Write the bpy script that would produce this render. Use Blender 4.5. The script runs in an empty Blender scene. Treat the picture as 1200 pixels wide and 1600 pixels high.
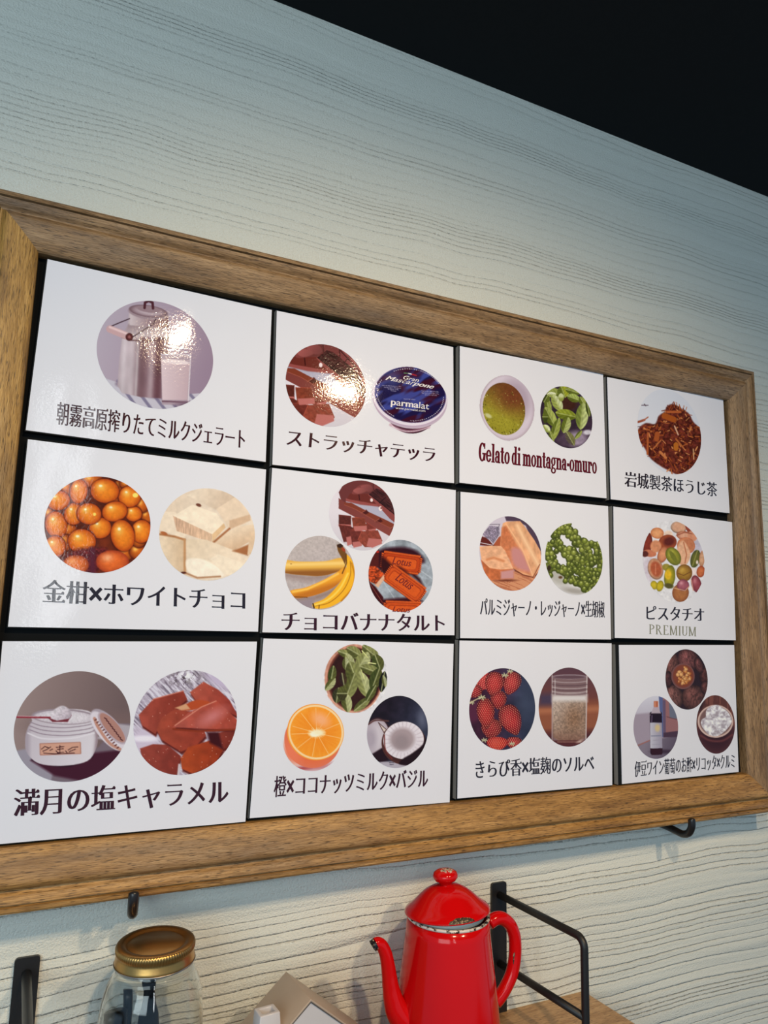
import bpy, bmesh, math, random
import numpy as np
from mathutils import Vector, Matrix

sc = bpy.context.scene
COL = sc.collection
H0 = 1.75                      # height of the centre of the menu board above the floor

# ------------------------------------------------------------------ camera
F = 1100.0
def rodrigues(w):
    w = np.array(w); th = np.linalg.norm(w); k = w / th
    K = np.array([[0, -k[2], k[1]], [k[2], 0, -k[0]], [-k[1], k[0], 0]])
    return np.eye(3) + math.sin(th) * K + (1 - math.cos(th)) * K @ K
RC = rodrigues([-.1459, -.4335, .056]); TC = np.array([.105, .076, 1.085]); CC = -RC.T @ TC
cd = bpy.data.cameras.new('camera'); cam = bpy.data.objects.new('camera', cd); COL.objects.link(cam)
cd.sensor_fit = 'VERTICAL'; cd.sensor_height = 36; cd.lens = F / 1600 * 36; cd.clip_start = .02; cd.clip_end = 100
def w2(v): return Vector((v[0], v[2], -v[1]))
M = Matrix.Identity(4)
for i, a in enumerate((w2(RC[0]), -w2(RC[1]), -w2(RC[2]))):
    for j in range(3): M[j][i] = a[j]
M[0][3], M[1][3], M[2][3] = CC[0], CC[2], H0 - CC[1]
cam.matrix_world = M
sc.camera = cam

# ------------------------------------------------------------------ world, lamps, exposure
sc.view_settings.view_transform = 'Standard'; sc.view_settings.look = 'None'
sc.view_settings.gamma = 1; sc.view_settings.use_curve_mapping = False
sc.view_settings.exposure = 0.0
world = bpy.data.worlds.new('World'); sc.world = world; world.use_nodes = True
bg = world.node_tree.nodes['Background']; bg.inputs[0].default_value = (.42, .66, .92, 1); bg.inputs[1].default_value = .50

def lamp(name, kind, loc, energy, color, size=.03, target=None, **kw):
    l = bpy.data.lights.new(name, kind); o = bpy.data.objects.new(name, l); COL.objects.link(o)
    l.energy = energy; l.color = color; o.location = loc
    if kind == 'AREA':
        l.shape = 'RECTANGLE'; l.size = size[0]; l.size_y = size[1]
    else: l.shadow_soft_size = size
    if kind == 'SPOT': l.spot_size = kw.get('cone', 1.2); l.spot_blend = kw.get('blend', .8)
    if target is not None:
        o.rotation_euler = (Vector(target) - Vector(loc)).to_track_quat('-Z', 'Y').to_euler()
    return o
# ceiling spots of the shop, in a row behind the viewer
WARM = (1, .74, .46)
lamp('ceiling_spot', 'SPOT', (-.27, -1.36, H0 + .80), 50, WARM, .034, (-.15, 0, H0 - .62), cone=1.6, blend=1.)
lamp('ceiling_spot', 'SPOT', (.40, -1.50, H0 + .80), 50, WARM, .034, (.10, 0, H0 - .62), cone=1.6, blend=1.)
# narrow glazed door behind the viewer
lamp('door_glass_light', 'AREA', (-.60, -2.45, H0 + .40), 4.5, (.92, .97, 1), (.10, 1.3), (-.3, 0, H0 - .1))
# daylight from the shop window behind and to the left of the viewer
lamp('window_light', 'AREA', (-1.9, -2.3, H0 + .25), 27, (.80, .96, 1), (1.5, 1.3), (-.1, 0, H0 + .1))

# ------------------------------------------------------------------ helpers
def B(x, y, z=0.): return Vector((x, z, H0 - y))            # board axes (right, down, into the wall) to world
def at(px, py, z=0.):
    """point of the photograph on the plane at depth z, in board axes (array friendly)"""
    px = np.asarray(px, float); py = np.asarray(py, float)
    d = np.stack([(px - 600) / F, (py - 800) / F, np.ones_like(px)], -1) @ RC
    s = (z - CC[2]) / d[..., 2]
    return CC[0] + s * d[..., 0], CC[1] + s * d[..., 1]
def pj(x, y, z=0.):
    x = np.asarray(x, float); y = np.asarray(y, float)
    P = np.stack([x, y, np.full_like(x, z)], -1) @ RC.T + TC
    return 600 + F * P[..., 0] / P[..., 2], 800 + F * P[..., 1] / P[..., 2]

def link(o, parent=None):
    COL.objects.link(o)
    if parent is not None: o.parent = parent
    return o
def empty(name, loc, label, cat, group=None):
    o = bpy.data.objects.new(name, None); o.empty_display_size = .02; link(o); o.location = loc
    o['label'] = label; o['category'] = cat
    if group: o['group'] = group
    return o
def mesh_obj(name, verts, faces, mats, parent=None, smooth=False, origin=None, fm=None):
    """world-space vertices; the object's origin is put at `origin`"""
    me = bpy.data.meshes.new(name)
    og = Vector(origin) if origin is not None else (parent.matrix_world.translation.copy() if False else Vector((0, 0, 0)))
    me.from_pydata([tuple(Vector(v) - og) for v in verts], [], faces)
    for m in (mats if isinstance(mats, (list, tuple)) else [mats]): me.materials.append(m)
    if fm is not None: me.polygons.foreach_set('material_index', fm)
    if smooth: me.polygons.foreach_set('use_smooth', [True] * len(me.polygons))
    me.update()
    o = bpy.data.objects.new(name, me); link(o, parent)
    o.location = og - (parent.location if parent is not None else Vector((0, 0, 0)))
    if parent is not None and parent.parent is not None: o.location -= parent.parent.location
    return o
def bm_obj(name, bm, mat, parent=None, origin=(0, 0, 0), smooth=False, bevel=0):
    if bevel: bmesh.ops.bevel(bm, geom=list(bm.edges), offset=bevel, segments=2, profile=.5, affect='EDGES')
    bmesh.ops.recalc_face_normals(bm, faces=bm.faces)
    bmesh.ops.translate(bm, verts=bm.verts, vec=-Vector(origin))
    me = bpy.data.meshes.new(name); bm.to_mesh(me); bm.free()
    for m in (mat if isinstance(mat, (list, tuple)) else [mat]): me.materials.append(m)
    if smooth: me.polygons.foreach_set('use_smooth', [True] * len(me.polygons))
    o = bpy.data.objects.new(name, me); link(o, parent)
    loc = Vector(origin); p = parent
    while p is not None: loc = loc - p.location; p = p.parent
    o.location = loc
    return o
def box_bm(x0, x1, y0, y1, z0, z1, bm=None):
    bm = bm or bmesh.new()
    r = bmesh.ops.create_cube(bm, size=1)
    for v in r['verts']:
        v.co = Vector(((x0 + x1) / 2 + v.co.x * (x1 - x0), (y0 + y1) / 2 + v.co.y * (y1 - y0), (z0 + z1) / 2 + v.co.z * (z1 - z0)))
    return bm
def lathe(bm, prof, seg=64, wave=None):
    """prof: (radius, z) list; closes ends when radius is 0"""
    rings = []
    for r, z in prof:
        if r < 1e-6: rings.append([bm.verts.new((0, 0, z))])
        else:
            rings.append([bm.verts.new((math.cos(2 * math.pi * k / seg) * (r + (wave(r, z, k) if wave else 0)),
                                        math.sin(2 * math.pi * k / seg) * (r + (wave(r, z, k) if wave else 0)), z)) for k in range(seg)])
    for a, b in zip(rings, rings[1:]):
        for k in range(seg):
            k2 = (k + 1) % seg
            if len(a) == 1 and len(b) == 1: continue
            if len(a) == 1: bm.faces.new((a[0], b[k2], b[k]))
            elif len(b) == 1: bm.faces.new((a[k], a[k2], b[0]))
            else: bm.faces.new((a[k], a[k2], b[k2], b[k]))
    return bm
def catmull(P, n=8, closed=False):
    P = [np.array(p, float) for p in P]; N = len(P); out = []
    rng = range(N) if closed else range(N - 1)
    for i in rng:
        p1, p2 = P[i], P[(i + 1) % N]
        p0 = P[(i - 1) % N] if (closed or i > 0) else 2 * p1 - p2
        p3 = P[(i + 2) % N] if (closed or i < N - 2) else 2 * p2 - p1
        for k in range(n):
            t = k / n
            out.append(.5 * (2 * p1 + (p2 - p0) * t + (2 * p0 - 5 * p1 + 4 * p2 - p3) * t * t + (3 * p1 - p0 - 3 * p2 + p3) * t ** 3))
    if not closed: out.append(P[-1])
    return out
def sweep(bm, path, rad, seg=16, flat=1.0, side=(0, 1, 0), caps=True):
    """tube along path; rad a number or list; `flat` squeezes along the side axis"""
    path = [Vector(p) for p in path]; n = len(path)
    rad = [rad] * n if isinstance(rad, (int, float)) else rad
    rings = []
    sd = Vector(side)
    for i, p in enumerate(path):
        t = (path[min(i + 1, n - 1)] - path[max(i - 1, 0)]).normalized()
        a = (sd - t * sd.dot(t)).normalized(); b = t.cross(a)
        rings.append([bm.verts.new(p + (a * math.cos(2 * math.pi * k / seg) * flat + b * math.sin(2 * math.pi * k / seg)) * rad[i]) for k in range(seg)])
    for r0, r1 in zip(rings, rings[1:]):
        for k in range(seg): bm.faces.new((r0[k], r0[(k + 1) % seg], r1[(k + 1) % seg], r1[k]))
    if caps:
        bm.faces.new(rings[0][::-1]); bm.faces.new(rings[-1])
    return bm
def lin(c):
    c = np.asarray(c, float) / 255
    return np.where(c <= .04045, c / 12.92, ((c + .055) / 1.055) ** 2.4)

# ------------------------------------------------------------------ materials
class NT:
    def __init__(s, name):
        s.m = bpy.data.materials.new(name); s.m.use_nodes = True; s.t = s.m.node_tree; s.n = s.t.nodes; s.l = s.t.links
        s.b = s.n['Principled BSDF']
    def new(s, typ, **kw):
        x = s.n.new(typ)
        for k, v in kw.items(): setattr(x, k, v)
        return x
    def put(s, sock, v):
        if isinstance(v, bpy.types.NodeSocket): s.l.new(v, sock)
        else: sock.default_value = v
    def math(s, op, a, b=0., c=None, clamp=False):
        x = s.new('ShaderNodeMath', operation=op, use_clamp=clamp); s.put(x.inputs[0], a); s.put(x.inputs[1], b)
        if c is not None: s.put(x.inputs[2], c)
        return x.outputs[0]
    def noise(s, vec, scale=5, detail=3, rough=.5, out='Fac'):
        x = s.new('ShaderNodeTexNoise'); s.put(x.inputs['Vector'], vec); s.put(x.inputs['Scale'], scale)
        x.inputs['Detail'].default_value = detail; x.inputs['Roughness'].default_value = rough
        return x.outputs[out]
    def mapping(s, vec, scale=(1, 1, 1), loc=(0, 0, 0)):
        x = s.new('ShaderNodeMapping'); s.put(x.inputs[0], vec); x.inputs['Scale'].default_value = scale; x.inputs['Location'].default_value = loc
        return x.outputs[0]
    def ramp(s, fac, stops):
        x = s.new('ShaderNodeValToRGB'); s.put(x.inputs[0], fac); e = x.color_ramp.elements
        while len(e) < len(stops): e.new(.5)
        for q, (p, c) in zip(e, stops): q.position = p; q.color = (*c, 1) if len(c) == 3 else c
        return x.outputs[0]
    def mix(s, f, a, b, blend='MIX'):
        x = s.new('ShaderNodeMix', data_type='RGBA', blend_type=blend)
        s.put(x.inputs[0], f)
        s.put(x.inputs[6], (*a, 1) if isinstance(a, tuple) and len(a) == 3 else a)
        s.put(x.inputs[7], (*b, 1) if isinstance(b, tuple) and len(b) == 3 else b)
        return x.outputs[2]
    def bump(s, h, strength=1, dist=.001, prev=None):
        x = s.new('ShaderNodeBump'); s.put(x.inputs['Height'], h); x.inputs['Strength'].default_value = strength; x.inputs['Distance'].default_value = dist
        if prev is not None: s.l.new(prev, x.inputs['Normal'])
        return x.outputs[0]
    def obj(s): return s.new('ShaderNodeTexCoord').outputs['Object']
    def geo(s): return s.new('ShaderNodeNewGeometry').outputs['Position']
    def set(s, **kw):
        for k, v in kw.items():
            k = {'color': 'Base Color', 'rough': 'Roughness', 'metal': 'Metallic', 'normal': 'Normal', 'ior': 'IOR', 'spec': 'Specular IOR Level',
                 'coat': 'Coat Weight', 'coat_rough': 'Coat Roughness', 'trans': 'Transmission Weight'}[k]
            if isinstance(v, tuple) and len(v) == 3: v = (*v, 1)
            s.put(s.b.inputs[k], v)
        return s.m

def mat_wall():
    n = NT('combed_plaster'); p = n.geo()
    sx = n.new('ShaderNodeSeparateXYZ'); n.put(sx.inputs[0], p); X, Y, Z = sx.outputs
    def vec(a, b, c):
        x = n.new('ShaderNodeCombineXYZ'); n.put(x.inputs[0], a); n.put(x.inputs[1], b); n.put(x.inputs[2], c); return x.outputs[0]
    warp = n.noise(vec(n.math('MULTIPLY', X, 3.0), 0., n.math('MULTIPLY', Z, 2.2)), 1, 2, .5)
    fine = n.noise(vec(n.math('MULTIPLY', X, 46.), 0., n.math('MULTIPLY', Z, 40.)), 1, 3, .6)
    zz = n.math('ADD', Z, n.math('ADD', n.math('MULTIPLY', n.math('SUBTRACT', warp, .5), .034), n.math('MULTIPLY', n.math('SUBTRACT', fine, .5), .0030)))
    # spacing of the ridges drifts with height
    drift = n.noise(vec(n.math('MULTIPLY', X, .25), 3.3, n.math('MULTIPLY', zz, 9.)), 1, 2, .6)
    ph = n.math('ADD', n.math('MULTIPLY', zz, 76.), n.math('MULTIPLY', drift, 11.))
    saw = n.math('FRACT', ph)
    # ledge: long gentle slope then a sharp step, with a lip
    step = n.ramp(saw, [(0, (0, 0, 0)), (.055, (.8, .8, .8)), (.13, (1, 1, 1)), (.62, (.90, .90, .90)), (.80, (.78, .78, .78)), (1, (0, 0, 0))])
    amp = n.noise(vec(n.math('MULTIPLY', X, 1.6), 7.7, n.math('MULTIPLY', zz, 26.)), 1, 2, .6)
    amp = n.ramp(amp, [(.3, (.25, .25, .25)), (.6, (1, 1, 1))])
    # the combing gets shallower higher up the wall
    hi = n.new('ShaderNodeMapRange'); n.put(hi.inputs[0], Z); hi.inputs[1].default_value = 1.2; hi.inputs[2].default_value = 2.3
    hi.inputs[3].default_value = 1.0; hi.inputs[4].default_value = .36
    h = n.math('MULTIPLY', n.math('MULTIPLY', step, amp), hi.outputs[0])
    grain = n.noise(vec(n.math('MULTIPLY', X, 330.), 0., n.math('MULTIPLY', Z, 420.)), 1, 3, .6)
    pit = n.ramp(n.noise(vec(n.math('MULTIPLY', X, 38.), 2., n.math('MULTIPLY', Z, 60.)), 1, 2, .5), [(.18, (0, 0, 0)), (.24, (1, 1, 1))])
    b1 = n.bump(h, 1, .0036)
    b2 = n.bump(grain, 1., .0019, b1)
    b3 = n.bump(pit, .5, .0008, b2)
    col = n.mix(n.noise(p, 1.3, 2), (.745, .76, .69), (.70, .72, .66))
    return n.set(color=col, rough=.55, spec=.3, normal=b3)
def mat_wood(name, c_dark, c_mid, c_light, sx=1., seed=0., grey=(.17, .14, .10), rough=.42):
    n = NT(name); p = n.obj()
    v = n.mapping(p, (1, 1, 1), (seed, seed * .37, 0))
    big = n.noise(n.mapping(v, (4 * sx, 20, 20)), 1, 3, .6)
    wav = n.noise(n.mapping(v, (7 * sx, 60, 60)), 1, 4, .65)
    fib = n.noise(n.mapping(v, (40 * sx, 620, 620)), 1, 3, .6)
    pore = n.noise(n.mapping(v, (85 * sx, 900, 900), (3, 1, 2)), 1, 2, .5)
    c = n.ramp(wav, [(.28, c_dark), (.48, c_mid), (.72, c_light)])
    c = n.mix(n.ramp(big, [(.50, (0, 0, 0)), (.78, (.75, .75, .75))]), c, grey)
    c = n.mix(n.ramp(fib, [(.3, (.8, .8, .8)), (.62, (0, 0, 0))]), c, c_dark)
    c = n.mix(n.ramp(pore, [(.30, (.95, .95, .95)), (.44, (0, 0, 0))]), c, tuple(.35 * k for k in c_dark))
    b = n.bump(pore, .8, .0006); b = n.bump(fib, .5, .0004, b)
    return n.set(color=c, rough=rough, spec=.45, normal=b)
def lam_bump(n):
    """laminate film: orange peel and slow waves"""
    g = n.geo()
    a = n.noise(g, 260, 2, .6); b = n.noise(n.mapping(g, (7, 1, 4)), 1, 2, .5)
    x = n.bump(b, .4, .009)
    return n.bump(a, .25, .00032, x)
def mat_sheet():
    n = NT('laminated_sheet'); return n.set(color=(.74, .765, .86), rough=.065, spec=.2, normal=lam_bump(n))
def mat_print():
    n = NT('laminated_print'); a = n.new('ShaderNodeVertexColor'); a.layer_name = 'ink'
    return n.set(color=a.outputs[0], rough=.065, spec=.2, normal=lam_bump(n))
def mat_ink(name, c):
    n = NT(name); return n.set(color=tuple(lin(c)), rough=.12, spec=.5, normal=lam_bump(n))
def plain(name, c, rough=.5, metal=0., **kw):
    n = NT(name); p = n.obj()
    col = n.mix(n.noise(p, 40, 2), c, tuple(min(1, k * .86) for k in c))
    b = n.bump(n.noise(p, kw.pop('gs', 500), 2), kw.pop('gb', .15), .0003)
    return n.set(color=col, rough=rough, metal=metal, normal=b, **kw)

M_WALL = mat_wall()
M_CEIL = plain('black_ceiling_paint', (.0045, .0062, .0080), .8, gs=120, spec=.2)
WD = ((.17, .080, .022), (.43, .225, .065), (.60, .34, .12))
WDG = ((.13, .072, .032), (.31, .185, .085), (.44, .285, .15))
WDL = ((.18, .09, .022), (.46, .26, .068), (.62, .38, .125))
M_RAIL = [mat_wood('mango_wood_%s' % s, *w, seed=k * 3.1 + .7, grey=(.21, .165, .125)) for k, (s, w) in enumerate((('top', WDG), ('bottom', WD), ('left', WDL), ('right', WDG)))]  # warm and cool light put into the tints: golden left, bottom; greyer top, right
M_SHELF = mat_wood('oak_shelf', (.30, .165, .07), (.52, .33, .165), (.62, .42, .23), seed=9, grey=(.50, .33, .18))
M_PANEL = plain('black_panel', (.004, .005, .006), .8, spec=.12)
M_FOAM = plain('black_foam_board', (.005, .006, .007), .6, spec=.2)
M_CORE = plain('grey_foam_core', (.34, .31, .28), .8)
M_SHEET = mat_sheet(); M_PRINT = mat_print()
M_IRON = plain('black_powder_coated_steel', (.012, .011, .011), .42, gs=1500, gb=.4)
M_HOOK = plain('black_enamelled_iron', (.012, .010, .010), .3)

# ------------------------------------------------------------------ room shell
ZW = .045                                    # wall plane, board axes
o = bm_obj('wall_back', box_bm(-2.6, 3.2, ZW, ZW + .12, 0, H0 + .95), M_WALL); o['kind'] = 'structure'
o = bm_obj('ceiling', box_bm(-2.6, 3.2, -3.4, ZW + .12, H0 + .888, H0 + .95), M_CEIL); o['kind'] = 'structure'
M_FLOOR = plain('grey_floor', (.22, .20, .18), .6)
o = bm_obj('floor', box_bm(-2.6, 3.2, -3.4, ZW + .12, -.05, 0), M_FLOOR); o['kind'] = 'structure'

# ------------------------------------------------------------------ the framed board
XL, XR, YT, YB = -.606, .624, -.354, .354
board = empty('menu_board_frame', B(0, YB + .07, .0), 'large brown wooden moulded frame hung on the plaster wall around the twelve menu cards', 'frame')
PROF = [(0, -.012), (0, .004), (.0015, .0068), (.006, .0095), (.014, .0132), (.024, .0168), (.032, .0188), (.037, .0185), (.0400, .0162), (.0418, .0122),
        (.0436, .0098), (.0458, .0102), (.049, .0135), (.053, .0158), (.0572, .0166), (.0580, .0132), (.0592, .0132), (.0600, .0172), (.0645, .0168), (.0668, .0150), (.068, .012), (.068, -ZW + .001)]
PROF = [PROF[0], PROF[1]] + [tuple(p) for p in catmull(PROF[2:14], 3)] + PROF[14:]
def rail(name, L, mat, origin, rot):
    vs = []; fs = []; n = len(PROF)
    for s in (-1, 1):
        for u, h in PROF: vs.append((s * (L / 2 + u), u, h))
    for i in range(n - 1): fs.append((i, i + 1, n + i + 1, n + i))
    fs.append((0, n, 2 * n - 1, n - 1))
    fs.append(tuple(range(n - 1, -1, -1))); fs.append(tuple(range(n, 2 * n)))
    me = bpy.data.meshes.new(name); me.from_pydata(vs, [], fs); me.materials.append(mat)
    bm = bmesh.new(); bm.from_mesh(me); bmesh.ops.recalc_face_normals(bm, faces=bm.faces); bm.to_mesh(me); bm.free()
    ob = bpy.data.objects.new(name, me); link(ob, board)
    ob.location = Vector(origin) - board.location; ob.rotation_euler = rot
    return ob
cx, cy = (XL + XR) / 2, 0
# local X along the rail, local Y outward, local Z toward the room
def rot_from(xa, ya): 
    za = Vector(xa).cross(Vector(ya)); m = Matrix((xa, ya, za)).transposed(); return m.to_euler()
rail('top_rail', XR - XL, M_RAIL[0], B(cx, YT), rot_from((1, 0, 0), (0, 0, 1)))
rail('bottom_rail', XR - XL, M_RAIL[1], B(cx, YB), rot_from((-1, 0, 0), (0, 0, -1)))
rail('left_rail', YB - YT, M_RAIL[2], B(XL, 0), rot_from((0, 0, 1), (-1, 0, 0)))
rail('right_rail', YB - YT, M_RAIL[3], B(XR, 0), rot_from((0, 0, -1), (1, 0, 0)))
bm_obj('backing_panel', box_bm(XL - .004, XR + .004, .0105, .0118, H0 - YB - .004, H0 - YT + .004), M_PANEL, board, B(0, 0, .01))

# ------------------------------------------------------------------ menu cards
CR = {(0, 0): (.366667, 0, 380), (0, 1): (.25, 420, 480), (0, 2): (.216667, 700, 530), (0, 3): (.225, 930, 560),
      (1, 0): (.358333, 0, 680), (1, 1): (.266667, 400, 720), (1, 2): (.216667, 700, 750), (1, 3): (.216667, 940, 780),
      (2, 0): (.341667, 0, 990), (2, 1): (.283333, 380, 990), (2, 2): (.225, 700, 990), (2, 3): (.216667, 940, 990)}
CARD = {(0, 0): [(74.4, 405), (424.6, 484.5), (415, 721.7), (40.3, 672)],
        (0, 1): [(432.5, 485.5), (708, 542.5), (709.5, 755), (425.5, 726)],
        (0, 2): [(718.4, 540.8), (942.2, 584.2), (947.6, 778.7), (717.8, 754.2)],
        (0, 3): [(948.7, 589.2), (1129.8, 624.6), (1140, 801.9), (954.3, 780)],
        (1, 0): [(43.7, 686.4), (415.7, 733.7), (403.1, 987), (12.5, 979.2)],
        (1, 1): [(425.3, 731.2), (712, 765.9), (709.9, 992.5), (409.9, 988)],
        (1, 2): [(719.5, 768.4), (950, 791), (954.6, 999.2), (719, 997)],
        (1, 3): [(958.4, 791.5), (1143.7, 815.8), (1149.5, 1000.4), (960.6, 996.7)],
        (2, 0): [(4, 1002), (401.5, 1002.6), (383.4, 1283.8), (-24, 1321)],
        (2, 1): [(411.7, 997.6), (708.7, 1006), (702.4, 1253.5), (390, 1278.4)],
        (2, 2): [(718, 1000.8), (955.4, 1005.3), (956.5, 1226.7), (714.6, 1247.6)],
        (2, 3): [(967, 1007.8), (1147, 1008), (1154, 1206), (971.9, 1225)]}
LAB = {(0, 0): 'white menu card with milk can photo, top left card in the wooden frame',
       (0, 1): 'white menu card with chocolate pieces and a round blue cheese tub',
       (0, 2): 'white menu card with a bowl of green tea and basil, maroon latin lettering',
       (0, 3): 'white menu card with a pile of reddish brown roasted tea twigs',
       (1, 0): 'white menu card with orange kumquats and white chocolate blocks',
       (1, 1): 'white menu card with chocolate, bananas and orange brown biscuits',
       (1, 2): 'white menu card with hard cheese wedges and green peppercorns',
       (1, 3): 'white menu card with pistachio nuts and the word PREMIUM',
       (2, 0): 'white menu card with an open salt jar and caramel pieces',
       (2, 1): 'white menu card with basil bowl, halved orange and coconut',
       (2, 2): 'white menu card with red strawberries and a cloudy drinking glass',
       (2, 3): 'white menu card with walnuts, wine bottle and bowl of ricotta'}
cards = {}
rnd = random.Random(5)
for rc, q in CARD.items():
    P = [at(x, y) for x, y in q]
    P = [(float(a), float(b)) for a, b in P]
    mx, my = sum(p[0] for p in P) / 4, sum(p[1] for p in P) / 4
    root = empty('menu_card', B(mx, max(P[2][1], P[3][1]), .003), LAB[rc], 'menu card', 'menu cards mounted in the wooden frame')
    # foam board behind: a hair larger, its left edge shows where the photo shows it
    gl = {(0, 2): .0018, (0, 3): .003, (1, 2): .002, (1, 3): .0022, (2, 2): .0022, (2, 3): .0075}.get(rc, .0012)
    bx = [(P[0][0] - gl, P[0][1] - .0008), (P[1][0] + .0008, P[1][1] - .0008), (P[2][0] + .0008, P[2][1] + .0012), (P[3][0] - gl, P[3][1] + .0012)]
    zf, zb = .0008, .0100
    vs = [B(x, y, zf) for x, y in bx] + [B(x, y, zb) for x, y in bx]
    fs = [(0, 3, 2, 1), (4, 5, 6, 7), (0, 1, 5, 4), (1, 2, 6, 5), (2, 3, 7, 6), (3, 0, 4, 7)]
    o = mesh_obj('foam_board', vs, fs, [M_FOAM, M_CORE], root, origin=B(mx, my, .005), fm=[0, 0, 0, 1, 0, 1])  # top and bottom edges coloured black for the shade between cards
    # sheet: bowed very slightly, with thickness
    N = 16; vs = []; fs = []
    for zz in (-.0002, .0006):
        for j in range(N + 1):
            for i in range(N + 1):
                u, v = i / N, j / N
                x = (P[0][0] * (1 - u) + P[1][0] * u) * (1 - v) + (P[3][0] * (1 - u) + P[2][0] * u) * v
                y = (P[0][1] * (1 - u) + P[1][1] * u) * (1 - v) + (P[3][1] * (1 - u) + P[2][1] * u) * v
                vs.append(B(x, y, zz))
    K = (N + 1) ** 2
    for j in range(N):
        for i in range(N):
            a = j * (N + 1) + i
            fs.append((a, a + N + 1, a + N + 2, a + 1)); fs.append((K + a, K + a + 1, K + a + N + 2, K + a + N + 1))
    for i in range(N):
        fs.append((i, i + 1, K + i + 1, K + i)); a = N * (N + 1) + i; fs.append((a, K + a, K + a + 1, a + 1))
        a = i * (N + 1); fs.append((a, K + a, K + a + N + 1, a + N + 1)); a = i * (N + 1) + N; fs.append((a, a + N + 1, K + a + N + 1, K + a))
    mesh_obj('paper_sheet', vs, fs, M_SHEET, root, origin=B(mx, my, 0))
    cards[rc] = root

# ------------------------------------------------------------------ printed lettering
DENSE = 75
def crs(a, b): return a[0] * b[1] - a[1] * b[0]
def glyph_curve(text, bold=.0, thin=.0, uroko=False):
    """outline of a text with the built-in font; vertical stems swell by `bold`, horizontal strokes thin by `thin`"""
    cu = bpy.data.curves.new('lettering', 'FONT'); cu.body = text; cu.resolution_u = 3
    ob = bpy.data.objects.new('lettering', cu); COL.objects.link(ob)
    dg = bpy.context.evaluated_depsgraph_get(); dg.update()
    c2 = ob.evaluated_get(dg).to_curve(dg)
    polys = []
    for sp in c2.splines:
        pts = []
        if sp.type == 'BEZIER':
            b = sp.bezier_points; n = len(b)
            for i in range(n):
                p, q = b[i], b[(i + 1) % n]
                a0, a1, a2, a3 = [np.array(v[:2]) for v in (p.co, p.handle_right, q.handle_left, q.co)]
                straight = np.linalg.norm(a1 - a0) + np.linalg.norm(a3 - a2) < 1e-5 or abs(crs(a3 - a0, a1 - a0)) + abs(crs(a3 - a0, a2 - a0)) < 1e-6
                for t in ((0,) if straight else (0, .25, .5, .75)):
                    pts.append((1 - t) ** 3 * a0 + 3 * (1 - t) ** 2 * t * a1 + 3 * (1 - t) * t * t * a2 + t ** 3 * a3)
        else: pts = [np.array(v.co[:2]) for v in sp.points]
        cl = [pts[0]]
        for p in pts[1:]:
            if np.linalg.norm(p - cl[-1]) > 1e-4: cl.append(p)
        if np.linalg.norm(cl[0] - cl[-1]) < 1e-4: cl.pop()
        if len(cl) > 2: polys.append(np.array(cl))
    bpy.data.objects.remove(ob)
    areas = [.5 * np.sum(p[:, 0] * np.roll(p[:, 1], -1) - np.roll(p[:, 0], -1) * p[:, 1]) for p in polys]
    # winding of outer loops: sign of the largest one
    sg = np.sign(areas[int(np.argmax(np.abs(areas)))])
    out = []
    cxs = np.array([p[:, 0].mean() for p in polys]); cnt = np.array([sum(len(q) for q, c in zip(polys, cxs) if abs(c - x) < .45) for x in cxs])
    for ip, p in enumerate(polys):
        w_, h_ = np.ptp(p[:, 0]), np.ptp(p[:, 1])
        if uroko and len(p) == 12 and abs(w_ - h_) < .02 and .4 < w_ < .7 and cnt[ip] < 60:          # the multiplication cross: bold
            c_ = (p.max(0) + p.min(0)) / 2; q_ = []
            for k in range(4):
                t_ = k * math.pi / 2; R_ = np.array([[math.cos(t_), -math.sin(t_)], [math.sin(t_), math.cos(t_)]])
                q_ += [c_ + R_ @ np.array(v) for v in ((.085, 0), (.275, .19), (.19, .275))]
            out.append(np.array(q_)); continue
        dense = cnt[ip] > DENSE
        bold_, thin_, uro_ = (0, 0, False) if dense else (bold, thin, uroko)
        e = np.roll(p, -1, 0) - p; L = np.linalg.norm(e, axis=1, keepdims=True); e = e / L
        nrm = np.stack([e[:, 1], -e[:, 0]], 1) * sg
        # move each edge along its own outward normal, then intersect
        off = bold_ * np.abs(nrm[:, 0]) ** 1.5 - thin_ * np.abs(nrm[:, 1]) ** 2
        q = []
        for i in range(len(p)):
            n0, n1 = nrm[i - 1], nrm[i]; d0, d1 = off[i - 1], off[i]
            det = n0[0] * n1[1] - n0[1] * n1[0]
            if abs(det) > .3:
                v = np.array([(d0 * n1[1] - d1 * n0[1]) / det, (n0[0] * d1 - n1[0] * d0) / det])
                lv = np.linalg.norm(v)
                if lv > .06: v *= .06 / lv
            else: v = (n0 * d0 + n1 * d1) / 2
            q.append(p[i] + v)
        if uro_:
            r = []; m = len(p)
            for i in range(m):
                ee = p[(i + 1) % m] - p[i]; l = np.linalg.norm(ee)
                up = np.array(q[i]) if ee[1] < 0 else np.array(q[(i + 1) % m])
                r.append(q[i])
                isr = nrm[i][0] > .95 and .05 < l < .085
                pv, nx = (p[i] - p[i - 1]), (p[(i + 2) % m] - p[(i + 1) % m])
                if isr and abs(pv[0]) > .14 and abs(nx[0]) > .14 and abs(pv[1]) < .02 and abs(nx[1]) < .02:
                    top_first = ee[1] < 0
                    T = np.array(q[i]) if top_first else np.array(q[(i + 1) % m])
                    tri = [T + (-.10, 0), T + (-.035, .075), T + (.012, .02)]
                    if top_first: r.pop(); r += tri
                    else: q[(i + 1) % m] = T + (-.10, 0); r += tri[::-1][:2]
            q = r
        out.append(np.array(q))
    return out
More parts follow.
